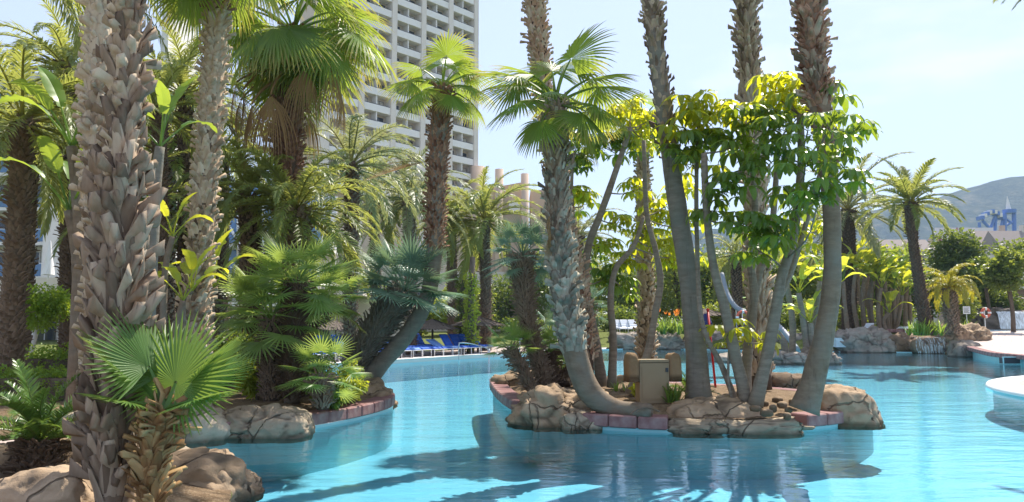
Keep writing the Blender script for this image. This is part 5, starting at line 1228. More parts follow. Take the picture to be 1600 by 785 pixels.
# trees filling the banks behind
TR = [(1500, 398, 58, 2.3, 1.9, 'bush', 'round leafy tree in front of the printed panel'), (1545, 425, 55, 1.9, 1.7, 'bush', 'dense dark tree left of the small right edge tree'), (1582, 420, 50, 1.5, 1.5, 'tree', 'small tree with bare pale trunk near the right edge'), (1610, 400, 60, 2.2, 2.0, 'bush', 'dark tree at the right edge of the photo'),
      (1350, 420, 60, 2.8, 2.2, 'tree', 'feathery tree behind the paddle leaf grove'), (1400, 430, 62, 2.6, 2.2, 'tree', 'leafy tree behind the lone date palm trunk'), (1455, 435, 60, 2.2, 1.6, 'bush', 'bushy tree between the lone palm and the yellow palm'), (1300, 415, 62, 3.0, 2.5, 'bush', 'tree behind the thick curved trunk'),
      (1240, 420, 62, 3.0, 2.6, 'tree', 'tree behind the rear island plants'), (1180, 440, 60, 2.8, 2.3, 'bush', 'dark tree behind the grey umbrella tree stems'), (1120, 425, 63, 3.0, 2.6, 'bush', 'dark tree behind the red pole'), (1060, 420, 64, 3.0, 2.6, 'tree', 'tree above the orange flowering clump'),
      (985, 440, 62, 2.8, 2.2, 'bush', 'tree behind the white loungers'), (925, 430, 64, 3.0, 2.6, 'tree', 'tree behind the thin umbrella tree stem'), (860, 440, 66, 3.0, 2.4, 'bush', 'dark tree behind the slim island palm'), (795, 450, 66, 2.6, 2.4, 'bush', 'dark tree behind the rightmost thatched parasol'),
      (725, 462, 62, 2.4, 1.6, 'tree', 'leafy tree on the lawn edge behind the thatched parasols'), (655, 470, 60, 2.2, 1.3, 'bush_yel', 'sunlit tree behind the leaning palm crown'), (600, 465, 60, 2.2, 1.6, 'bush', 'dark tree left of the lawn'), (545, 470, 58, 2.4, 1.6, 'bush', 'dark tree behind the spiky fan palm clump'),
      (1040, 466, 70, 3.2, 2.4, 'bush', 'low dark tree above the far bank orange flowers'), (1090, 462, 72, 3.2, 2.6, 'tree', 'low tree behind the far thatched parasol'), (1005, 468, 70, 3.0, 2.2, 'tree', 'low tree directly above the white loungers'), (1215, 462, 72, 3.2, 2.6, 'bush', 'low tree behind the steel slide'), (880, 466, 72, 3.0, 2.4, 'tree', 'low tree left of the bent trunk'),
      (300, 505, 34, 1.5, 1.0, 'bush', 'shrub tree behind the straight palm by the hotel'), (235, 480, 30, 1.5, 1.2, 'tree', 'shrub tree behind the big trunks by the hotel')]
for i, (u, v, D_, rx, rz, mat, lab) in enumerate(TR):
    b1 = at(u, 520, D_); b1.z = gz(b1.x, b1.y); h = at(u, v, D_).z - b1.z
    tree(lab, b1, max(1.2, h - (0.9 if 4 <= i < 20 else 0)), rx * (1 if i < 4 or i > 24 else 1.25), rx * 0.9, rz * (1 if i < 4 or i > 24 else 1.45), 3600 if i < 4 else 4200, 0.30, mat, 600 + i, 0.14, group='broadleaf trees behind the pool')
for i, (u, v, D_, rx, rz, lab) in enumerate(((1340, 498, 53, 2.2, 1.0, 'dark shrub under the paddle leaf grove'), (1400, 498, 53, 2.4, 1.0, 'dark shrub behind the grove stems'), (1270, 500, 54, 2.5, 1.1, 'dark shrub behind the rear island'), (1200, 500, 55, 2.5, 1.1, 'shrub behind the far lifebuoy'), (1130, 497, 56, 2.5, 1.2, 'shrub behind the far thatched parasol'), (960, 500, 56, 2.5, 1.1, 'shrub left of the white loungers'), (900, 505, 56, 2.4, 1.0, 'shrub behind the bent grey trunk'), (835, 508, 58, 2.4, 1.0, 'shrub between the slim island palms'), (1500, 480, 52, 1.6, 1.1, 'dark shrub behind the yellow green palm'), (1560, 470, 56, 2.0, 1.2, 'dark shrub above the brown wall'))):
    c = at(u, v, D_); z0 = gz(c.x, c.y); c.z = max(c.z, z0 + rz * .9); bush(lab, c, rx, rx * .7, rz, 2200, 0.24, 'bush' if i % 2 else 'tree', 700 + i, k=12, name='shrub', group='shrubs on the far bank')
# ivy columns on two lawn trunks
for u, lab in ((735, 'ivy covered trunk right of the leaning palm crown'), (722, 'dark trunk hung with ivy behind the loungers')):
    b1 = at(u, 530, 38 + (735 - u) * .2); b1.z = gz(b1.x, b1.y); r = thing('ivy_trunk', lab, 'tree', b1)
    m = MB(); tube(m, [V((0, 0, -.1)), V((0, 0, 2.5)), V((0.1, 0, 5.0))], [.2, .17, .14], 8); put('trunk', m.mesh('trunk', M['wood'], True), r)
    m = MB(); leaf_cloud(m, [(V((0.1 * math.sin(i * 2), 0, .5 + i * .42)), .38, .36, .4) for i in range(9)], 2200, 0.14, 900 + u); put('crown', m.mesh('crown', M['bush_yel' if u == 735 else 'bush']), r)

# ------------------------------------------------------------------ hotel tower
ang = math.atan2(0.72, 0.69); E = V((-7.4, 146, 0))
tw = thing('hotel_tower', 'tall pale hotel tower with rows of white balconies behind the palms', 'building', E, rz=ang)   # local: -x along the facade to the left, -y towards the pool
BW, FH, NF, NB = 6.9, 3.05, 23, 5
m = MB(); m.box(-BW * NB - .3, 0.3, 1.7, 9, -1, NF * FH); put('wall', m.mesh('wall', M['tower_wall']), tw)
pm = MB(); pm.box(-0.55, 0.55, -0.25, 1.699, -1, NF * FH + 1); pme = pm.mesh('pilaster', M['tower_pier'])
for k in range(NB + 1): put('pilaster', pme, tw, loc=(-BW * k, 0, 0))
pa = MB(); pa.box(-BW + .56, -.56, 0.0, 0.16, -.28, 1.0); pa = pa.mesh('balcony', M['tower_parapet'])
sl = MB(); sl.box(-BW + .56, -.56, 0.161, 1.698, -.27, -.02); sl = sl.mesh('balcony_floor', M['tower_parapet'])
ra = MB(); ra.box(-BW + .6, -.6, 0.02, 0.09, 1.004, 1.14); ra = ra.mesh('rail', M['rail'])
pt = MB(); pt.box(-BW / 2 - .1, -BW / 2 + .1, 0.17, 1.69, 0, FH - .29); pt = pt.mesh('partition', M['tower_parapet'])
wi = MB(); wi.box(-.85, .85, 1.62, 1.695, 0.02, 2.25); wi2 = wi.mesh('window', M['curtain']); wi = wi.mesh('window', M['glass'])
fm = MB(); fm.box(-.04, .04, 1.59, 1.619, 0.02, 2.25); fm.box(-.92, -.851, 1.59, 1.69, 0.0, 2.32); fm.box(.851, .92, 1.59, 1.69, 0.0, 2.32); fm.box(-.85, .85, 1.59, 1.69, 2.251, 2.32); fm = fm.mesh('frame', M['rail'])
for f in range(8, NF):
    for b in range(NB):
        o = V((-BW * b, 0, f * FH)); q = put('balcony', pa, tw, loc=o); put('rail', ra, q); put('balcony_floor', sl, q)
        if b < 4: put('partition', pt, tw, loc=o)
        if b < 4:
            for x in (-BW * .27, -BW * .77): w_ = put('window', wi2 if (f * 7 + b * 3 + int(-x)) % 5 < 2 else wi, tw, loc=o + V((x, 0, 0))); put('frame', fm, w_)
bb = ringmesh([(0.1, 0), (1.0, 0.0), (1.15, 0.2), (1.15, 1.1), (1.0, 1.15), (0.1, 1.15)], 24).mesh('round_balcony', M['tower_parapet'], True)
for f in range(8, NF): put('round_balcony', bb, tw, loc=(0.75, 2.6, f * FH))
m = MB(); m.box(.3, 1.4, 1.0, 8.5, -1, NF * FH - 2); put('side_wall', m.mesh('side_wall', M['tower_pier']), tw)
m = MB(); tube(m, [V((0.3, -.3, -1)), V((.3, -.3, 33))], [1.6, 1.6], 24); put('round_pier', m.mesh('round_pier', M['beige'], True), tw)
# lower building with round shafts
lb = thing('stone_building', 'low beige building with round shafts right of the tower', 'building', at(815, 500, 112) * 1.0)
o = lb.location
for u, vt, w in ((780, 265, 16), (820, 272, 15)):
    a = at(u, vt, 110); m = MB(); tube(m, [V((a.x, a.y, -1)), V((a.x, a.y, a.z))], [ww(w, 110)] * 2, 28); put('shaft', m.mesh('shaft', M['beige'], True, off=o), lb)
m = MB()
a, b = at(786, 293, 111), at(816, 285, 111); ids = [m.vert(p) for p in ((a.x - 3, a.y, -1), (b.x, b.y, -1), (b.x, b.y, b.z), (a.x - 3, a.y, a.z - .3), (a.x - 3, a.y + 8, -1), (b.x, b.y + 8, -1), (b.x, b.y + 8, b.z), (a.x - 3, a.y + 8, a.z - .3))]
for q in ((0, 1, 2, 3), (5, 4, 7, 6), (3, 2, 6, 7), (1, 5, 6, 2), (4, 0, 3, 7)): m.face(*[ids[i] for i in q])
put('wall', m.mesh('wall', M['beige'], off=o), lb)
m = MB(); a, b = at(829, 297, 112), at(882, 290, 112); m.box(a.x, b.x, 112, 120, -1, a.z); put('wall', m.mesh('wall', M['beige'], off=o), lb)
m = MB(); a, b = at(795, 312, 109), at(813, 312, 109); m.box(a.x, b.x, 110.2, 110.9, a.z - 1.6, a.z); put('window', m.mesh('window', M['white_wall'], off=o), lb)
# narrow white tower at the left
a = at(246, 300, 150); nt = thing('white_tower', 'narrow white tower edge between the big trunks and the straight palm', 'building', (a.x, 150, 0))
m = MB(); m.box(-.75, .75, 0, 14, -1, 78); put('wall', m.mesh('wall', M['white_wall']), nt); m = MB(); m.box(-.9, -.751, 0.5, 13.5, -1, 76); put('glazing', m.mesh('glazing', M['blue_glass']), nt)

# ------------------------------------------------------------------ left hotel wing
D = 62.0
lh = thing('hotel_wing', 'white hotel wing with blue glass balconies at the left edge', 'building', (-41, D, 0)); o = lh.location
m = MB(); xl, xr = at(-120, 300, D).x, at(72, 300, D).x; m.box(xl, xr + 8, D + 1.8, D + 12, -.5, 24); put('wall', m.mesh('wall', M['white_wall'], off=o), lh)
a, b = at(74, 300, D), at(106, 300, D); m = MB(); m.box(a.x, b.x, D - .2, D + 1.7, -.5, 24); put('pier', m.mesh('pier', M['white_wall'], off=o), lh)
for k, v in enumerate((432, 378, 324, 270, 216, 162)):
    z = at(40, v, D).z; m = MB(); m.box(xl, a.x - .02, D, D + 1.79, z - .28, z); sb = put('balcony', m.mesh('balcony', M['white_wall'], off=o), lh)
    m = MB(); m.box(xl, a.x - .03, D + .02, D + .06, z + .03, z + 1.05); put('glass_rail', m.mesh('glass_rail', M['blue_glass'], off=o), sb)
    m = MB(); m.box(xl, a.x - .03, D + .01, D + .08, z + 1.06, z + 1.11); put('handrail', m.mesh('handrail', M['steel'], off=o), sb)
    for x in (-46.5, -44.2, -41.8, -39.8):
        m = MB(); m.box(x - .7, x + .7, D + 1.72, D + 1.79, z + .02, z + 2.2); w_ = put('window', m.mesh('window', M['glass'], off=o), lh)
        m = MB(); m.box(x - .78, x - .701, D + 1.70, D + 1.78, z + .02, z + 2.3); m.box(x + .701, x + .78, D + 1.70, D + 1.78, z + .02, z + 2.3); m.box(x - .7, x + .7, D + 1.70, D + 1.78, z + 2.201, z + 2.3); put('frame', m.mesh('frame', M['white_wall'], off=o), w_)
# terrace parapet with canopy and glass atrium
D = 52.0
tb = thing('terrace_building', 'cream terrace building with white canopy and glass atrium behind the left palms', 'building', (-22, D, 0)); o = tb.location
x0, x1 = at(-40, 440, D).x, at(500, 440, D).x
z0, z1 = at(300, 462, D).z, at(300, 434, D).z
m = MB(); m.box(x0, x1, D, D + .25, z0, z1); put('parapet', m.mesh('parapet', M['cream'], off=o), tb)
m = MB(); m.box(x0, x1 + 3, D + .25, D + 8, z0, z0 + .3); put('floor_slab', m.mesh('floor_slab', M['cream'], off=o), tb)
zc = at(300, 479, D - 2).z; m = MB(); m.box(at(200, 479, D).x, x1, D - 2.4, D - .01, zc, zc + .35); put('canopy', m.mesh('canopy', M['white_wall'], off=o), tb)
m = MB(); m.box(x0, x1 + 6, D + 3.2, D + 3.5, -.2, z0 - .02); put('wall', m.mesh('wall', M['cream'], off=o), tb)
for i in range(11):
    x = x0 + 2 + i * (x1 - x0 - 2) / 11; m = MB(); m.box(x - .15, x + .15, D + .3, D + .6, -.2, z0 - .01); put('column', m.mesh('column', M['white_wall'], off=o), tb)
    m = MB(); m.box(x + .5, x + 2.0, D + 3.1, D + 3.19, .2, 2.3); w_ = put('window', m.mesh('window', M['glass'], off=o), tb); m = MB(); m.box(x + 1.22, x + 1.28, D + 3.06, D + 3.099, .2, 2.3); put('frame', m.mesh('frame', M['white_metal'], off=o), w_)
for zz in (z1 + .35, z1 + .7): m = MB(); m.box(at(330, 400, D).x, x1, D + .1, D + .14, zz, zz + .05); put('railing', m.mesh('railing', M['steel'], off=o), tb)
D2 = 56.0; ga, gb = at(322, 400, D2), at(500, 400, D2); gt = at(322, 290, D2).z
m = MB(); m.box(ga.x, gb.x, D2, D2 + .1, z1 - .5, gt); put('glass_wall', m.mesh('glass_wall', M['blue_glass'], off=o), tb)
m = MB(); m.box(ga.x, gb.x, D2 + 5, D2 + 5.2, z0, gt); put('inner_wall', m.mesh('inner_wall', M['white_wall'], off=o), tb)
m = MB(); m.box(ga.x - .3, gb.x + .3, D2 - 1.6, D2 + 5.2, at(340, 390, D2).z, at(340, 384, D2).z); put('atrium_canopy', m.mesh('atrium_canopy', M['white_wall'], off=o), tb)
for u0, v0, u1, v1 in ((344, 300, 344, 470), (372, 290, 372, 470), (412, 290, 412, 470), (455, 290, 455, 470), (330, 360, 372, 470), (344, 330, 376, 384), (322, 355, 350, 345), (412, 350, 455, 470), (455, 350, 492, 480), (322, 415, 360, 385), (372, 300, 412, 380), (420, 380, 455, 300)):
    m = MB(); tube(m, [at(u0, v0, D2 - .2), at(u1, v1, D2 - .2)], [.11, .11], 8); put('strut', m.mesh('strut', M['white_metal'], off=o), tb)
# facade behind the lawn
D = 70.0
fb = thing('garden_building', 'pale low garden building with tall windows behind the lawn', 'building', (-10, D, 0)); o = fb.location
x0, x1 = at(500, 450, D).x, at(860, 450, D).x; m = MB(); m.box(x0, x1, D, D + 8, 0, at(700, 425, D).z); put('wall', m.mesh('wall', M['cream'], off=o), fb)
for i in range(13):
    x = x0 + 1 + i * (x1 - x0 - 2) / 13; m = MB(); m.box(x, x + .95, D - .03, D - .005, 1.2, 4.6); w_ = put('window', m.mesh('window', M['glass'], off=o), fb)
    m = MB(); m.box(x + .44, x + .5, D - .05, D - .031, 1.2, 4.6); m.box(x - .08, x - .001, D - .06, D - .004, 1.1, 4.7); m.box(x + .951, x + 1.03, D - .06, D - .004, 1.1, 4.7); put('frame', m.mesh('frame', M['white_metal'], off=o), w_)

# ------------------------------------------------------------------ town and hillside at the right
def house(label, u, v, D_, w, d, h, rh, seed, mat='beige'):
    c = at(u, v, D_); r = thing('house', label, 'house', (c.x, D_, 0), 'houses below the hill'); z = c.z
    m = MB(); m.box(-w / 2, w / 2, 0, d, -1, z); put('wall', m.mesh('wall', M[mat]), r)
    m = MB(); a = [m.vert(p) for p in ((-w / 2 - .5, -.5, z), (w / 2 + .5, -.5, z), (w / 2 + .5, d + .5, z), (-w / 2 - .5, d + .5, z), (-w / 2 - .5, d / 2, z + rh), (w / 2 + .5, d / 2, z + rh))]
    for q in ((0, 1, 5, 4), (2, 3, 4, 5), (1, 2, 5), (3, 0, 4), (3, 2, 1, 0)): m.face(*[a[i] for i in q])
    rf = put('roof', m.mesh('roof', M['roof']), r)
    m = MB(); m.box(w * .25, w * .25 + 1.2, d * .45, d * .45 + 1.2, z + rh * .4, z + rh + 1.6); put('chimney', m.mesh('chimney', M[mat]), rf)
    for x in (-.3, 0, .3):
        m = MB(); m.box(x * w - .6, x * w + .6, -.06, -.01, z - 3.2, z - 1.6); w_ = put('window', m.mesh('window', M['glass']), r); m = MB(); m.box(x * w - .75, x * w + .75, -.12, -.02, z - 3.45, z - 3.21); put('sill', m.mesh('sill', M['white_wall']), w_)
house('beige house with gabled roof right of the printed panel', 1565, 384, 215, 13, 10, 0, 5, 1)
house('pale house with roof and chimney at the right edge', 1600, 388, 205, 12, 10, 0, 5.5, 2, 'cream')
house('low roofed house behind the lone date palm', 1418, 392, 225, 16, 10, 0, 4, 3, 'cream')
house('long roofed house left of the printed panel', 1452, 398, 230, 12, 10, 0, 4, 4)
bp = thing('printed_panel', 'large white panel with coloured printed shapes above the trees at right', 'sign', at(1508, 395, 235)); a, b = at(1464, 400, 235), at(1552, 356, 235); o = bp.location
m = MB(); m.box(a.x, b.x, 235, 235.5, a.z, b.z); put('panel', m.mesh('panel', M['panel'], off=o), bp)
for x in (a.x + 1, (a.x + b.x) / 2, b.x - 1): m = MB(); m.box(x - .3, x + .3, 235.51, 236.1, -1, b.z - 1); put('post', m.mesh('post', M['steel'], off=o), bp)
bs = thing('blue_ride_tower', 'blue lattice ride tower with white spire in front of the hill', 'tower', at(1570, 370, 300)); o = bs.location; D = 300
for u0, v0, u1, v1, rad in ((1568, 380, 1570, 328, .8), (1588, 380, 1584, 328, .8), (1568, 355, 1586, 345, .5), (1568, 340, 1586, 352, .5), (1570, 330, 1584, 330, .5), (1548, 380, 1556, 335, .6), (1535, 345, 1560, 372, .6), (1556, 335, 1546, 362, .6), (1562, 365, 1568, 335, .5), (1540, 380, 1530, 348, .6)):
    m = MB(); tube(m, [at(u0, v0 + (120 if v0 == 380 else 0), D), at(u1, v1, D)], [rad, rad], 8); put('strut', m.mesh('strut', M['blue_frame'], off=o), bs)
m = MB(); p = at(1577, 328, D)

tube(m, [p + V((0, 0, -1.5)), p + V((0, 0, 0))], [2.4, 2.6], 16); put('cabin', m.mesh('cabin', M['blue_frame'], off=o), bs)
m = MB(); tube(m, [p + V((-.3, 0, 0.01)), p + V((-.5, 0, 5.6))], [1.0, 0.08], 14); put('spire', m.mesh('spire', M['white_wall'], off=o), bs)
pv = [at(1530 + i * 4, 344 - 10 * math.sin(i / 9 * 3.1), D) for i in range(10)]
for i, (a, b) in enumerate(zip(pv, pv[1:])):
    m = MB(); m.box(a.x, b.x - .05, D - 2, D + 2, min(a.z, b.z), min(a.z, b.z) + 1.5); put('canopy_panel', m.mesh('canopy_panel', M['white_wall' if i % 2 else 'blue_frame'], off=o), bs)
# brown garden wall at the right with its coping line
a, b = at(1522, 470, 57), at(1660, 455, 57); bw = thing('garden_wall', 'brown garden wall below the trees at the right edge', 'wall', ((a.x + b.x) / 2, 57, 1.0))
m = MB(); m.box(a.x, b.x, 57, 57.3, 0.8, at(1560, 455, 57).z); put('wall', m.mesh('wall', M['brown_wall'], off=bw.location), bw)
m = MB(); m.box(a.x, b.x, 56.95, 57.35, at(1560, 455, 57).z + .003, at(1560, 452, 57).z); put('cap', m.mesh('cap', M['rock_brown'], off=bw.location), bw)

# ------------------------------------------------------------------ loungers, parasols, rails, small things
ORD = ['first', 'second', 'third', 'fourth', 'fifth', 'sixth', 'seventh', 'eighth', 'ninth', 'tenth', 'eleventh', 'twelfth', 'thirteenth']
def lounger_meshes(raised, cm):
    fr = MB(); L, W, H = 1.9, 0.62, 0.34
    for y in (-W / 2, W / 2): tube(fr, [V((0, y, H)), V((L, y, H))], [.022, .022], 6)
    for x in (0.02, 0.7, L - .02): tube(fr, [V((x, -W / 2, H)), V((x, W / 2, H))], [.018, .018], 6)
    lg = MB(); tube(lg, [V((0, -W / 2, 0)), V((0, -W / 2, H))], [.02, .02], 6); tube(lg, [V((0, W / 2, 0)), V((0, W / 2, H))], [.02, .02], 6); tube(lg, [V((0, -W / 2, 0.02)), V((0, W / 2, 0.02))], [.018, .018], 6)
    def pad(x0, z0, x1, z1):
        m = MB(); rows = []
        d = V((x1 - x0, 0, z1 - z0)); n = V((-d.z, 0, d.x)).normalized()
        for i in range(9):
            t = i / 8; p = V((x0, 0, z0)) + d * t; bul = 0.07 + 0.02 * math.sin(t * 3.14 * 4) ** 2; e = 0.5 if i in (0, 8) else 1
            rows.append([m.vert(p + V((0, -W / 2 + .02, 0))), m.vert(p + V((0, -W / 2 + .04, 0)) + n * bul * e), m.vert(p + V((0, W / 2 - .04, 0)) + n * bul * e), m.vert(p + V((0, W / 2 - .02, 0)))])
        for a, b in zip(rows, rows[1:]):
            for k in range(3): m.face(a[k], a[k + 1], b[k + 1], b[k])
            m.face(b[0], b[3], a[3], a[0])
        m.face(*rows[0][::-1]); m.face(*rows[-1]); return m
    bk = pad(1.12, H + .02, 1.12 + .78 * math.cos(raised), H + .02 + .78 * math.sin(raised))
    return fr.mesh('frame', M['white_metal']), lg.mesh('leg', M['white_metal']), pad(0.02, H + .02, 1.1, H + .02).mesh('seat_cushion', M[cm]), bk.mesh('back_cushion', M[cm])
LM = {k: lounger_meshes(a, c_) for k, a, c_ in (('flat', 0.06, 'blue_cloth'), ('up', 0.95, 'blue_cloth'), ('pale', 0.5, 'blue_cloth2'), ('white', 0.9, 'sling'))}
def lounger(label, p, rz, kind, group):
    r = thing('sun_lounger', label, 'lounger', p, group, rz); fr, lg, se, bk = LM[kind]
    put('frame', fr, r); put('leg', lg, r); put('leg', lg, r, loc=(1.86, 0, 0)); put('seat_cushion', se, r); put('back_cushion', bk, r)
a, b = V((-7.2, 28, 0)), V((0, 38.7, 0)); e = (b - a).normalized(); nl = V((-e.y, e.x, 0)); rzl = math.atan2(nl.y, nl.x)
for i in range(17):
    p = a + e * (0.4 + i * 0.74) + nl * (0.75 + 0.05 * math.sin(i * 2.3)); p.z = 0.18 + max(0, gz(p.x, p.y) - .15)
    if i < 13: lounger('flat blue sun lounger, %s from the left in the front row by the pool' % ORD[i], p, rzl + .03 * math.sin(i * 5), 'flat' if i % 4 else 'pale', 'flat blue sun loungers')
    else: lounger('blue sun lounger with raised back, %s raised one from the left in the front row' % ORD[i - 13], p, rzl + .05 * math.sin(i * 3), 'up', 'raised blue sun loungers')
for i in range(8):
    p = a + e * (3.2 + i * 1.15) + nl * (3.6 + .1 * math.sin(i * 4)); p.z = 0.18 + max(0, gz(p.x, p.y) - .15); lounger('blue sun lounger with raised back, %s from the left in the rear row' % ORD[i], p, rzl + .06 * math.sin(i * 3), 'up', 'second row of blue sun loungers')
for i in range(6):
    p = V((-10.4 - .25 * i, 20.2 + .85 * i, 0.19)); lounger('blue sun lounger on the left deck, %s nearest of its row' % ORD[i], p, R(172), 'flat' if i % 2 else 'up', 'blue sun loungers on the left deck')
for i in range(3):
    p = at(975 + i * 13, 519, 51.5); p.z = gz(p.x, p.y) + .02; lounger('white sling lounger on the far bank, %s from the left of three' % ORD[i], p, R(105), 'white', 'white sling loungers')
for i, u in enumerate((1408, 1419, 1330)):
    p = at(u, 515, 46.5); p.z = gz(p.x, p.y) + .02; lounger(('pale lounger behind the tall grey boulder', 'second pale lounger near the lone date palm', 'pale lounger right of the thick curved trunk')[i], p, R(20), 'white', None)

def parasol(label, u, vt, D_, rad, seed):
    p = at(u, vt, D_); z0 = gz(p.x, p.y) + .02; r = thing('thatched_parasol', label, 'parasol', (p.x, p.y, z0), 'thatched parasols'); h = p.z - z0; rg = random.Random(seed); rad *= 1.35
    m = MB(); tube(m, [V((0, 0, 0)), V((0, 0, h - .1))], [.06, .05], 8); put('pole', m.mesh('pole', M['pole_wood'], True), r)
    m = MB(); n = 40
    for lay in range(4):
        r0, r1 = rad * lay / 4 * .9, rad * (lay + 1.25) / 4.25; zt = h - .5 * (lay / 4); zb = h - .5 * ((lay + 1.35) / 4)
        for k in range(n):
            a0, a1 = 6.2832 * k / n, 6.2832 * (k + 1.25) / n; q = r1 * rg.uniform(.93, 1.06); dz = rg.uniform(-.07, .02)
            v0 = m.vert((r0 * math.cos(a0), r0 * math.sin(a0), zt)); v1 = m.vert((r0 * math.cos(a1), r0 * math.sin(a1), zt)); v2 = m.vert((q * math.cos(a1), q * math.sin(a1), zb + dz)); v3 = m.vert((q * math.cos(a0), q * math.sin(a0), zb + dz * .4 + .02))
            m.face(v0, v1, v2, v3)
    put('thatch', m.mesh('thatch', M['thatch']), r)
parasol('thatched parasol left of the leaning palm trunk', 572, 500, 36, 1.0, 1)
parasol('thatched parasol on the lawn right of the leaning palm trunk', 676, 498, 38, 1.05, 2)
parasol('thatched parasol above the raised blue loungers', 747, 493, 40, 1.15, 3)
parasol('thatched parasol on the left deck behind the small green fan palm', 345, 512, 30, 1.1, 4)
parasol('thatched parasol on the far bank behind the red pole', 1103, 482, 54, 1.3, 5)
parasol('thatched parasol at the left edge of the lawn', 525, 500, 44, 1.1, 6)
# closed white parasol on the hotel terrace
p = at(67, 425, 50); r = thing('closed_parasol', 'closed white parasol on the hotel terrace at the left', 'parasol', (p.x, 50.6, z0)); zz = at(67, 378, 50.6).z - z0
r.location.z = at(67, 437, 50.6).z; h = at(67, 376, 50.6).z - r.location.z
m = MB(); tube(m, [V((0, 0, 0)), V((0, 0, h))], [.03, .03], 8); put('pole', m.mesh('pole', M['white_metal']), r)
m = MB(); tube(m, [V((0, 0, h * .12)), V((0, 0, h * .35)), V((0, 0, h * .6)), V((0, 0, h * .97))], [.42, .30, .20, .05], 18, 0.35, 5.0); put('canopy', m.mesh('canopy', M['white_cloth']), r)
# pool handrail
r = thing('pool_handrail', 'steel handrail entering the water by the blue loungers', 'handrail', at(717, 566, 32.5)); o = r.location
m = MB(); tube(m, spline([at(717, 567, 33.0), at(717, 540, 33.0), at(720, 536, 33), at(740, 538, 33), at(762, 545, 32), at(764, 550, 31.8), at(764, 571, 31.5)], 30), [.025] * 30, 8); put('rail', m.mesh('rail', M['steel'], True, off=o), r)
m = MB(); tube(m, [at(812, 566, 34), at(812, 530, 34)], [.03, .03], 8); tube(m, [at(812, 530, 34), at(842, 534, 34)], [.025, .025], 8); r2 = thing('pool_handrail', 'steel handrail behind the small leaning island palm', 'handrail', at(812, 566, 34)); put('rail', m.mesh('rail', M['steel'], True, off=r2.location), r2)
# lifebuoys
def lifebuoy(label, u, v, D_, rad):
    c = at(u, v, D_); z0 = gz(c.x, c.y); r = thing('lifebuoy', label, 'lifebuoy', (c.x, c.y, z0), 'lifebuoys'); h = c.z - z0
    n, k = 28, 8
    for w in range(4):
        m = MB(); rows = []
        for i in range(n // 4 + 1):
            a = 6.28319 * (i + w * n / 4) / n; rows.append([m.vert(((rad + .09 * math.cos(q)) * math.cos(a), .07 * math.sin(q), h + (rad + .09 * math.cos(q)) * math.sin(a))) for q in [6.28319 * j / k for j in range(k)]])
        for x, y_ in zip(rows, rows[1:]):
            for j in range(k): m.face(x[j], x[(j + 1) % k], y_[(j + 1) % k], y_[j])
        s_ = put('ring_quarter', m.mesh('ring_quarter', M['buoy_red'], True), r)
        a = 6.28319 * w / 4; m = MB(); cc = V((rad * math.cos(a), 0, h + rad * math.sin(a))); tube(m, [cc + V((-.06 * math.sin(a), 0, .06 * math.cos(a))), cc - V((-.06 * math.sin(a), 0, .06 * math.cos(a)))], [.11, .11], 10); put('band', m.mesh('band', M['white_metal'], True), s_)
    m = MB(); tube(m, [V((0, .12, -.1)), V((0, .12, h + rad))], [.035, .035], 8); put('post', m.mesh('post', M['white_metal'], True), r)
lifebuoy('red lifebuoy on a post behind the umbrella tree stems', 1161, 496, 47, 0.36)
lifebuoy('red lifebuoy beside the waterfall at the right', 1540, 489, 50, 0.27)
# sign and box by the waterfall
p = at(1511, 495, 49); r = thing('notice_board', 'small white notice board on a post left of the waterfall', 'sign', (p.x, p.y, gz(p.x, p.y))); h = at(1511, 479, 49).z - r.location.z
m = MB(); tube(m, [V((0, .05, -.1)), V((0, .05, h))], [.03, .03], 8); put('post', m.mesh('post', M['steel']), r)
m = MB(); m.box(-.24, .24, 0, .02, h - .5, h); put('board', m.mesh('board', M['white_metal']), r)
for i in range(5): m = MB(); m.box(-.18, .18 - .06 * (i % 2), -.006, -.002, h - .12 - i * .075, h - .09 - i * .075); put('text_line', m.mesh('text_line', M['rail']), r)
p = at(1501, 506, 47); r = thing('yellow_bin', 'small yellow bin beside the layered rocks', 'bin', (p.x, p.y, gz(p.x, p.y))); m = MB(); tube(m, [V((0, 0, 0)), V((0, 0, .32)), V((0, 0, .36))], [.1, .13, .14], 12); put('body', m.mesh('body', M['yellow']), r); m = MB(); tube(m, [V((0, 0, .361)), V((0, 0, .39))], [.145, .12], 12); put('lid', m.mesh('lid', M['rail']), r)
# cabinet disguised with stone posts on the island
b1 = G(1026, 630, 0.34); r = thing('pump_cabinet', 'beige cabinet panel between two brown stone posts on the island', 'cabinet', b1, rz=0.12); s_ = b1.y / FPX
m = MB(); m.box(-.30, .24, 0, .3, 0, .70); m.box(-.30, .24, .0, .3, .712, .76); put('panel', m.mesh('panel', M['cab_panel']), r)
m = MB(); m.box(-.26, .20, -.012, -.001, .06, .65); dr_ = put('door', m.mesh('door', M['cab_panel']), r)
m = MB()
for z_ in (.2, .58): m.box(.17, .215, -.03, -.0121, z_ - .035, z_ + .035)
put('hinge', m.mesh('hinge', M['rail']), dr_)
for x, w_, sd_ in ((-.41, .115, 3), (.36, .125, 4)):
    m = rock_shape(w_, .2, .46, sd_, 3, boxy=5, amp=0.06, cracks=0); put('stone_post', m.mesh('stone_post', M['cab_post'], True), r, loc=(x, .14, .44))
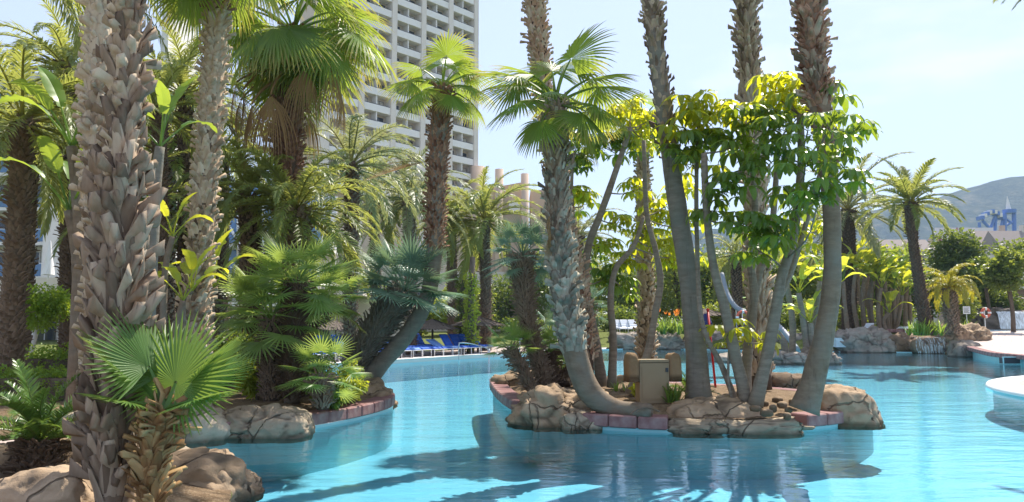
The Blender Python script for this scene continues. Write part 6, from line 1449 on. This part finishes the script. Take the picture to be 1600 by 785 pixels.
# red pole
b1 = G(1118, 606, 0.37); t_ = at(1106, 486, b1.y + .4); r = thing('red_pole', 'slim red pole standing among the umbrella tree stems', 'pole', b1); m = MB(); tube(m, [b1, t_], [.026, .024], 8); put('shaft', m.mesh('shaft', M['red_paint'], True, off=b1), r)
m = MB(); tube(m, [t_, t_ + V((0, 0, .05))], [.035, .03], 8); put('cap', m.mesh('cap', M['red_paint'], True, off=b1), r)
p = at(1104, 512, 52); r = thing('folded_parasol', 'folded navy parasol on the far bank behind the red pole', 'parasol', (p.x, p.y, gz(p.x, p.y))); h = at(1104, 490, 52).z - r.location.z
m = MB(); tube(m, [V((0, 0, .3)), V((0, 0, h * .5)), V((0, 0, h))], [.45, .4, .15], 10, .2, 4); put('canopy', m.mesh('canopy', M['navy']), r); m = MB(); tube(m, [V((0, 0, -.05)), V((0, 0, h + .1))], [.03, .03], 6); put('pole', m.mesh('pole', M['steel']), r)
# steel slide tube on the far bank
r = thing('steel_slide', 'curved grey steel slide behind the umbrella tree stems', 'slide', at(1245, 545, 42)); o = r.location
m = MB(); tube(m, spline([at(1128, 428, 50), at(1136, 458, 49), at(1150, 480, 48), at(1172, 490, 47), at(1200, 500, 46), at(1222, 515, 44), at(1246, 547, 42)], 36), [.16] * 36, 10); put('chute', m.mesh('chute', M['grey_plastic'], True, off=o), r)
for u, v, D_ in ((1150, 480, 48.2), (1200, 500, 46.2)): m = MB(); q = at(u, v, D_); tube(m, [V((q.x, q.y, gz(q.x, q.y) - .1)), q], [.05, .05], 8); put('support', m.mesh('support', M['steel'], off=o), r)
# garden hose by the bent trunk
r = MB(); pth = spline([G(985, 648, .37), G(995, 640, .40), G(1010, 637, .41), G(1022, 640, .39), G(1030, 643, .37)], 20); tube(r, pth, [.014] * 20, 6); o = put('hose', r.mesh('hose', M['pole_wood'], True)); tag(o, 'thin brown hose curling beside the base of the bent trunk', 'hose')

# ------------------------------------------------------------------ haze: one closed box of air round the whole scene
hz = NT('haze_air'); pvn = hz.n('VolumePrincipled', Color=(0.52, 0.71, 1.0), Density=HAZE_D, Anisotropy=0.0)
hz.t.links.new(pvn.outputs[0], hz.out.inputs['Volume'])
m = MB(); m.box(-2700, 3700, -2700, 2700, -4, 350); tag(put('haze', m.mesh('haze', hz.m)), kind='stuff')
